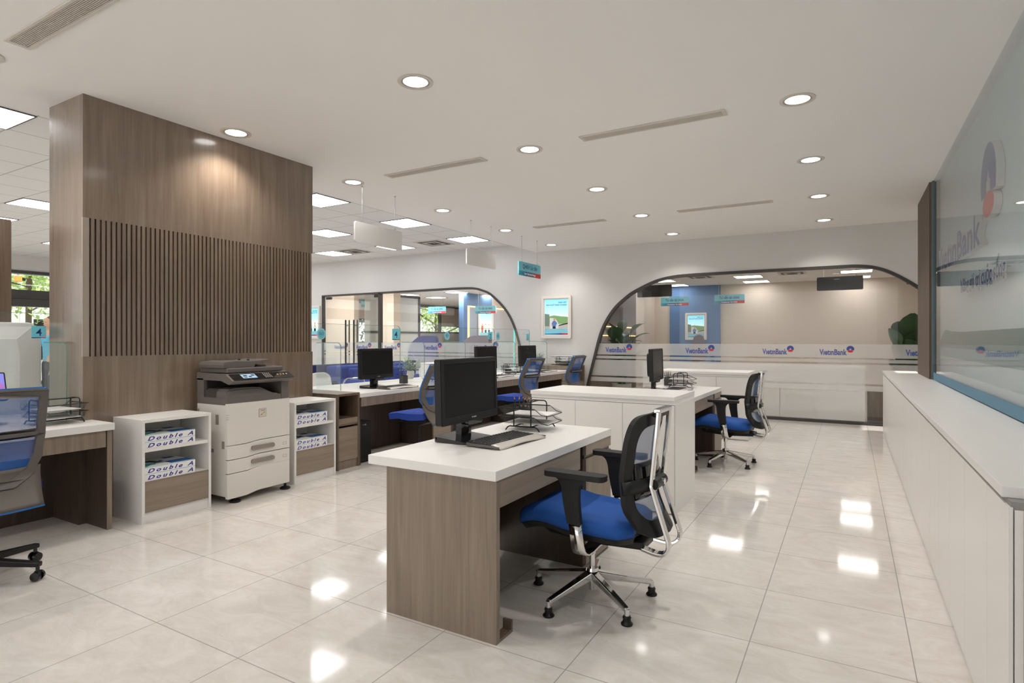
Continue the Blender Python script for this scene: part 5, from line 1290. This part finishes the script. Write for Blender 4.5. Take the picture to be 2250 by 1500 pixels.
# built facing -y; z up; body is one surface
Pp = [((0, 0, .92), (.15, .11)), ((0, 0, 1.10), (.135, .10)), ((0, -.01, 1.30), (.16, .11)), ((0, 0, 1.41), (.12, .08)), ((0, -.01, 1.48), .052), ((0, -.025, 1.56), (.072, .085)), ((0, -.02, 1.64), (.075, .09)), ((0, -.01, 1.70), (.05, .06)),
      ((-.17, 0, 1.38), .058), ((-.25, -.10, 1.20), .045), ((-.22, -.33, 1.22), .036), ((-.21, -.42, 1.23), (.022, .036)), ((.17, 0, 1.38), .058), ((.22, .02, 1.12), .045), ((.22, -.05, .90), .036), ((.22, -.07, .82), (.022, .036)),
      ((-.095, 0, .84), .092), ((-.10, -.02, .48), .062), ((-.10, .02, .09), .042), ((-.10, -.14, .035), (.04, .03)), ((.095, 0, .84), .092), ((.10, -.02, .48), .062), ((.10, .02, .09), .042), ((.10, -.14, .035), (.04, .03))]
Ee = [(0, 1), (1, 2), (2, 3), (3, 4), (4, 5), (5, 6), (6, 7), (3, 8), (8, 9), (9, 10), (10, 11), (3, 12), (12, 13), (13, 14), (14, 15), (0, 16), (16, 17), (17, 18), (18, 19), (0, 20), (20, 21), (21, 22), (22, 23)]
skin('body', Pp, Ee, 'skin', pe)
g = lambda L, k: [((p[0]), tuple(x + k for x in p[1]) if isinstance(p[1], tuple) else p[1] + k) for p in [Pp[i] for i in L]]
Pp += [((0, 0, .84), (.155, .115)), ((0, 0, 1.02), (.13, .095))]
skin('shirt', g([24, 1, 2, 3, 8, 9, 12, 13], .012), [(0, 1), (1, 2), (2, 3), (3, 4), (4, 5), (3, 6), (6, 7)], 'shirt', pe)
skin('trousers', g([25, 0, 16, 17, 18, 20, 21, 22], .010), [(0, 1), (1, 2), (2, 3), (3, 4), (1, 5), (5, 6), (6, 7)], 'trousers', pe)
skin('hair', [((0, .02, 1.60), (.075, .06)), ((0, .01, 1.68), (.088, .09)), ((0, -.01, 1.73), (.06, .065))], [(0, 1), (1, 2)], 'hair', pe)
for s in (-1, 1):
    B().ball((s * .027, -.084, 1.60), .010, 10, 6).build('eye', 'white_print', pe, smooth=True); B().ball((s * .027, -.0925, 1.60), .0042, 8, 6).build('pupil', 'black', pe, smooth=True)
    B().ball((s * .078, -.01, 1.585), (.012, .02, .03), 10, 6).build('ear', 'skin', pe, smooth=True)
    B().bar((s * .014, -.094, 1.620), (s * .044, -.084, 1.620), .008, .006).build('eyebrow', 'hair', pe)
B().add([(-.014, -.082, 1.56), (.014, -.082, 1.56), (0, -.116, 1.564), (0, -.088, 1.606)], [(0, 2, 3), (2, 1, 3), (0, 1, 2), (0, 3, 1)]).build('nose', 'skin', pe)
B().ball((0, -.092, 1.535), (.022, .008, .006), 10, 6).build('mouth', mat('lips', srgb(186, 104, 98), .5), pe, smooth=True)
for s, w0, fw in ((-1, Vector((-.21, -.42, 1.23)), Vector((0, -1, -.05))), (1, Vector((.22, -.07, .82)), Vector((0, -.2, -1)))):
    sd = Vector((0, -.05, 1)).cross(fw).normalized() if s < 0 else Vector((0, 1, 0)); up_ = sd.cross(fw).normalized()
    for k, (off, L) in enumerate(((-.030, .066), (-.010, .078), (.010, .074), (.030, .058))):
        a = w0 + fw * .035 + up_ * off * .0 + sd * off; skin('finger', [(tuple(a), .009), (tuple(a + fw * L * .5 + Vector((0, 0, -.004))), .008), (tuple(a + fw * L + Vector((0, 0, -.016))), .0065)], [(0, 1), (1, 2)], 'skin', pe, 1)
    a = w0 + sd * .03; skin('thumb', [(tuple(a), .011), (tuple(a + sd * .025 + fw * .03), .009), (tuple(a + sd * .03 + fw * .055), .0075)], [(0, 1), (1, 2)], 'skin', pe, 1)
for s in (-1, 1): B().prism([rrect(s * .10 - .045, s * .10 + .045, -.20, .07, .04)], (0, 0, 0), X_, Y_, 0, .06).build('shoe', 'black', pe, bevel=.015)
pe.location = (-12.0, 4.72, 0)

# ------------------------------------------------------------------ the street outside
struct(B().box(-60, -17, -20, 60, -.12, -.02).build('ground', 'concrete'))
def tree(label, x, y, h, r, seed, m, n=1500, low=.8, ls=1.0):
    rd = random.Random(seed); t = thing('tree', label, 'tree', (x, y, -.02), 'trees beyond the street windows')
    tr = B(); tr.tube([(x, y, -.02), (x + .05, y, h * .3), (x - .04, y + .06, h * .6), (x, y, h * .85)], .11, n=8)
    for k in range(7):
        a = k * 2.4; z = h * (.32 + .07 * k); tr.tube([(x, y, z), (x + .5 * r * math.cos(a), y + .5 * r * math.sin(a), z + .3), (x + .85 * r * math.cos(a), y + .85 * r * math.sin(a), z + .55)], .03, n=6)
    tr.build('trunk', 'bark', t, smooth=True)
    cl = [(Vector((x + rd.gauss(0, r * .5), y + rd.gauss(0, r * .5), low + (h - low) * rd.random())), rd.uniform(.25, .5) * r) for _ in range(26)]
    b = B()
    for k in range(n):
        c, rr = rd.choice(cl); d = Vector((rd.gauss(0, 1), rd.gauss(0, 1), rd.gauss(0, 1))).normalized()
        leaf(b, c + d * rr * rd.uniform(.5, 1), Vector((rd.gauss(0, 1), rd.gauss(0, 1), rd.gauss(-.2, .6))), Vector((rd.gauss(0, .3), rd.gauss(0, .3), 1)), rd.uniform(.14, .26) * ls, rd.uniform(.07, .12) * ls, .2, 2)
    b.build('foliage', m, t)
tree('leafy green tree outside the garden window', -20.0, 26.0, 4.6, 1.9, 1, 'leaf_light', 1800, .5)
tree('yellow-green tree outside the blind-covered window', -20.5, 30.0, 4.4, 1.8, 2, 'leaf_light', 1500, .4)
tree('leafy tree outside the window seen through the glass door', -20.5, 21.5, 4.2, 1.7, 3, 'leaf', 1500, .5)
tree('broad tree across the street, left of the pillar', -29.5, 10.8, 7.6, 2.8, 6, 'leaf_light', 5200, 2.4, 1.25)
t = thing('shop_building', 'pale shop front across the street beyond the left window', 'building', (-40, 14, 0))
B().box(-44, -38.2, 6, 26, -.02, 4.2).build('wall', 'white_matte', t)
B().box(-38.25, -38.15, 8, 13.5, .2, 1.35).build('shop_window', 'screen', t); B().box(-38.25, -38.15, 14.2, 20, .2, 2.4).build('shop_window', 'screen', t)
for yy in (13.6, 14.05): B().box(-38.3, -38.1, yy, yy + .14, 0, 3.4).build('door_post', 'white_matte', t)
t = thing('traffic_light', 'yellow traffic light hanging outside the left window', 'traffic light', (-22, 7.9, 3.0))
B().box(-22.1, -21.9, 7.72, 7.88, 3.08, 3.26).build('housing', mat('amber_housing', srgb(226, 170, 70), .5), t, bevel=.02)
B().cyl((-21.95, 7.88, 3.17), (-21.95, 7.96, 3.15), .05, n=16).build('visor', 'black', t)
B().tube([(-22, 7.80, 3.26), (-22, 7.80, 5.2), (-22, 6.0, 5.2), (-22, 6.0, -.02)], .03, n=8).build('mast', 'dark_frame', t, smooth=True)
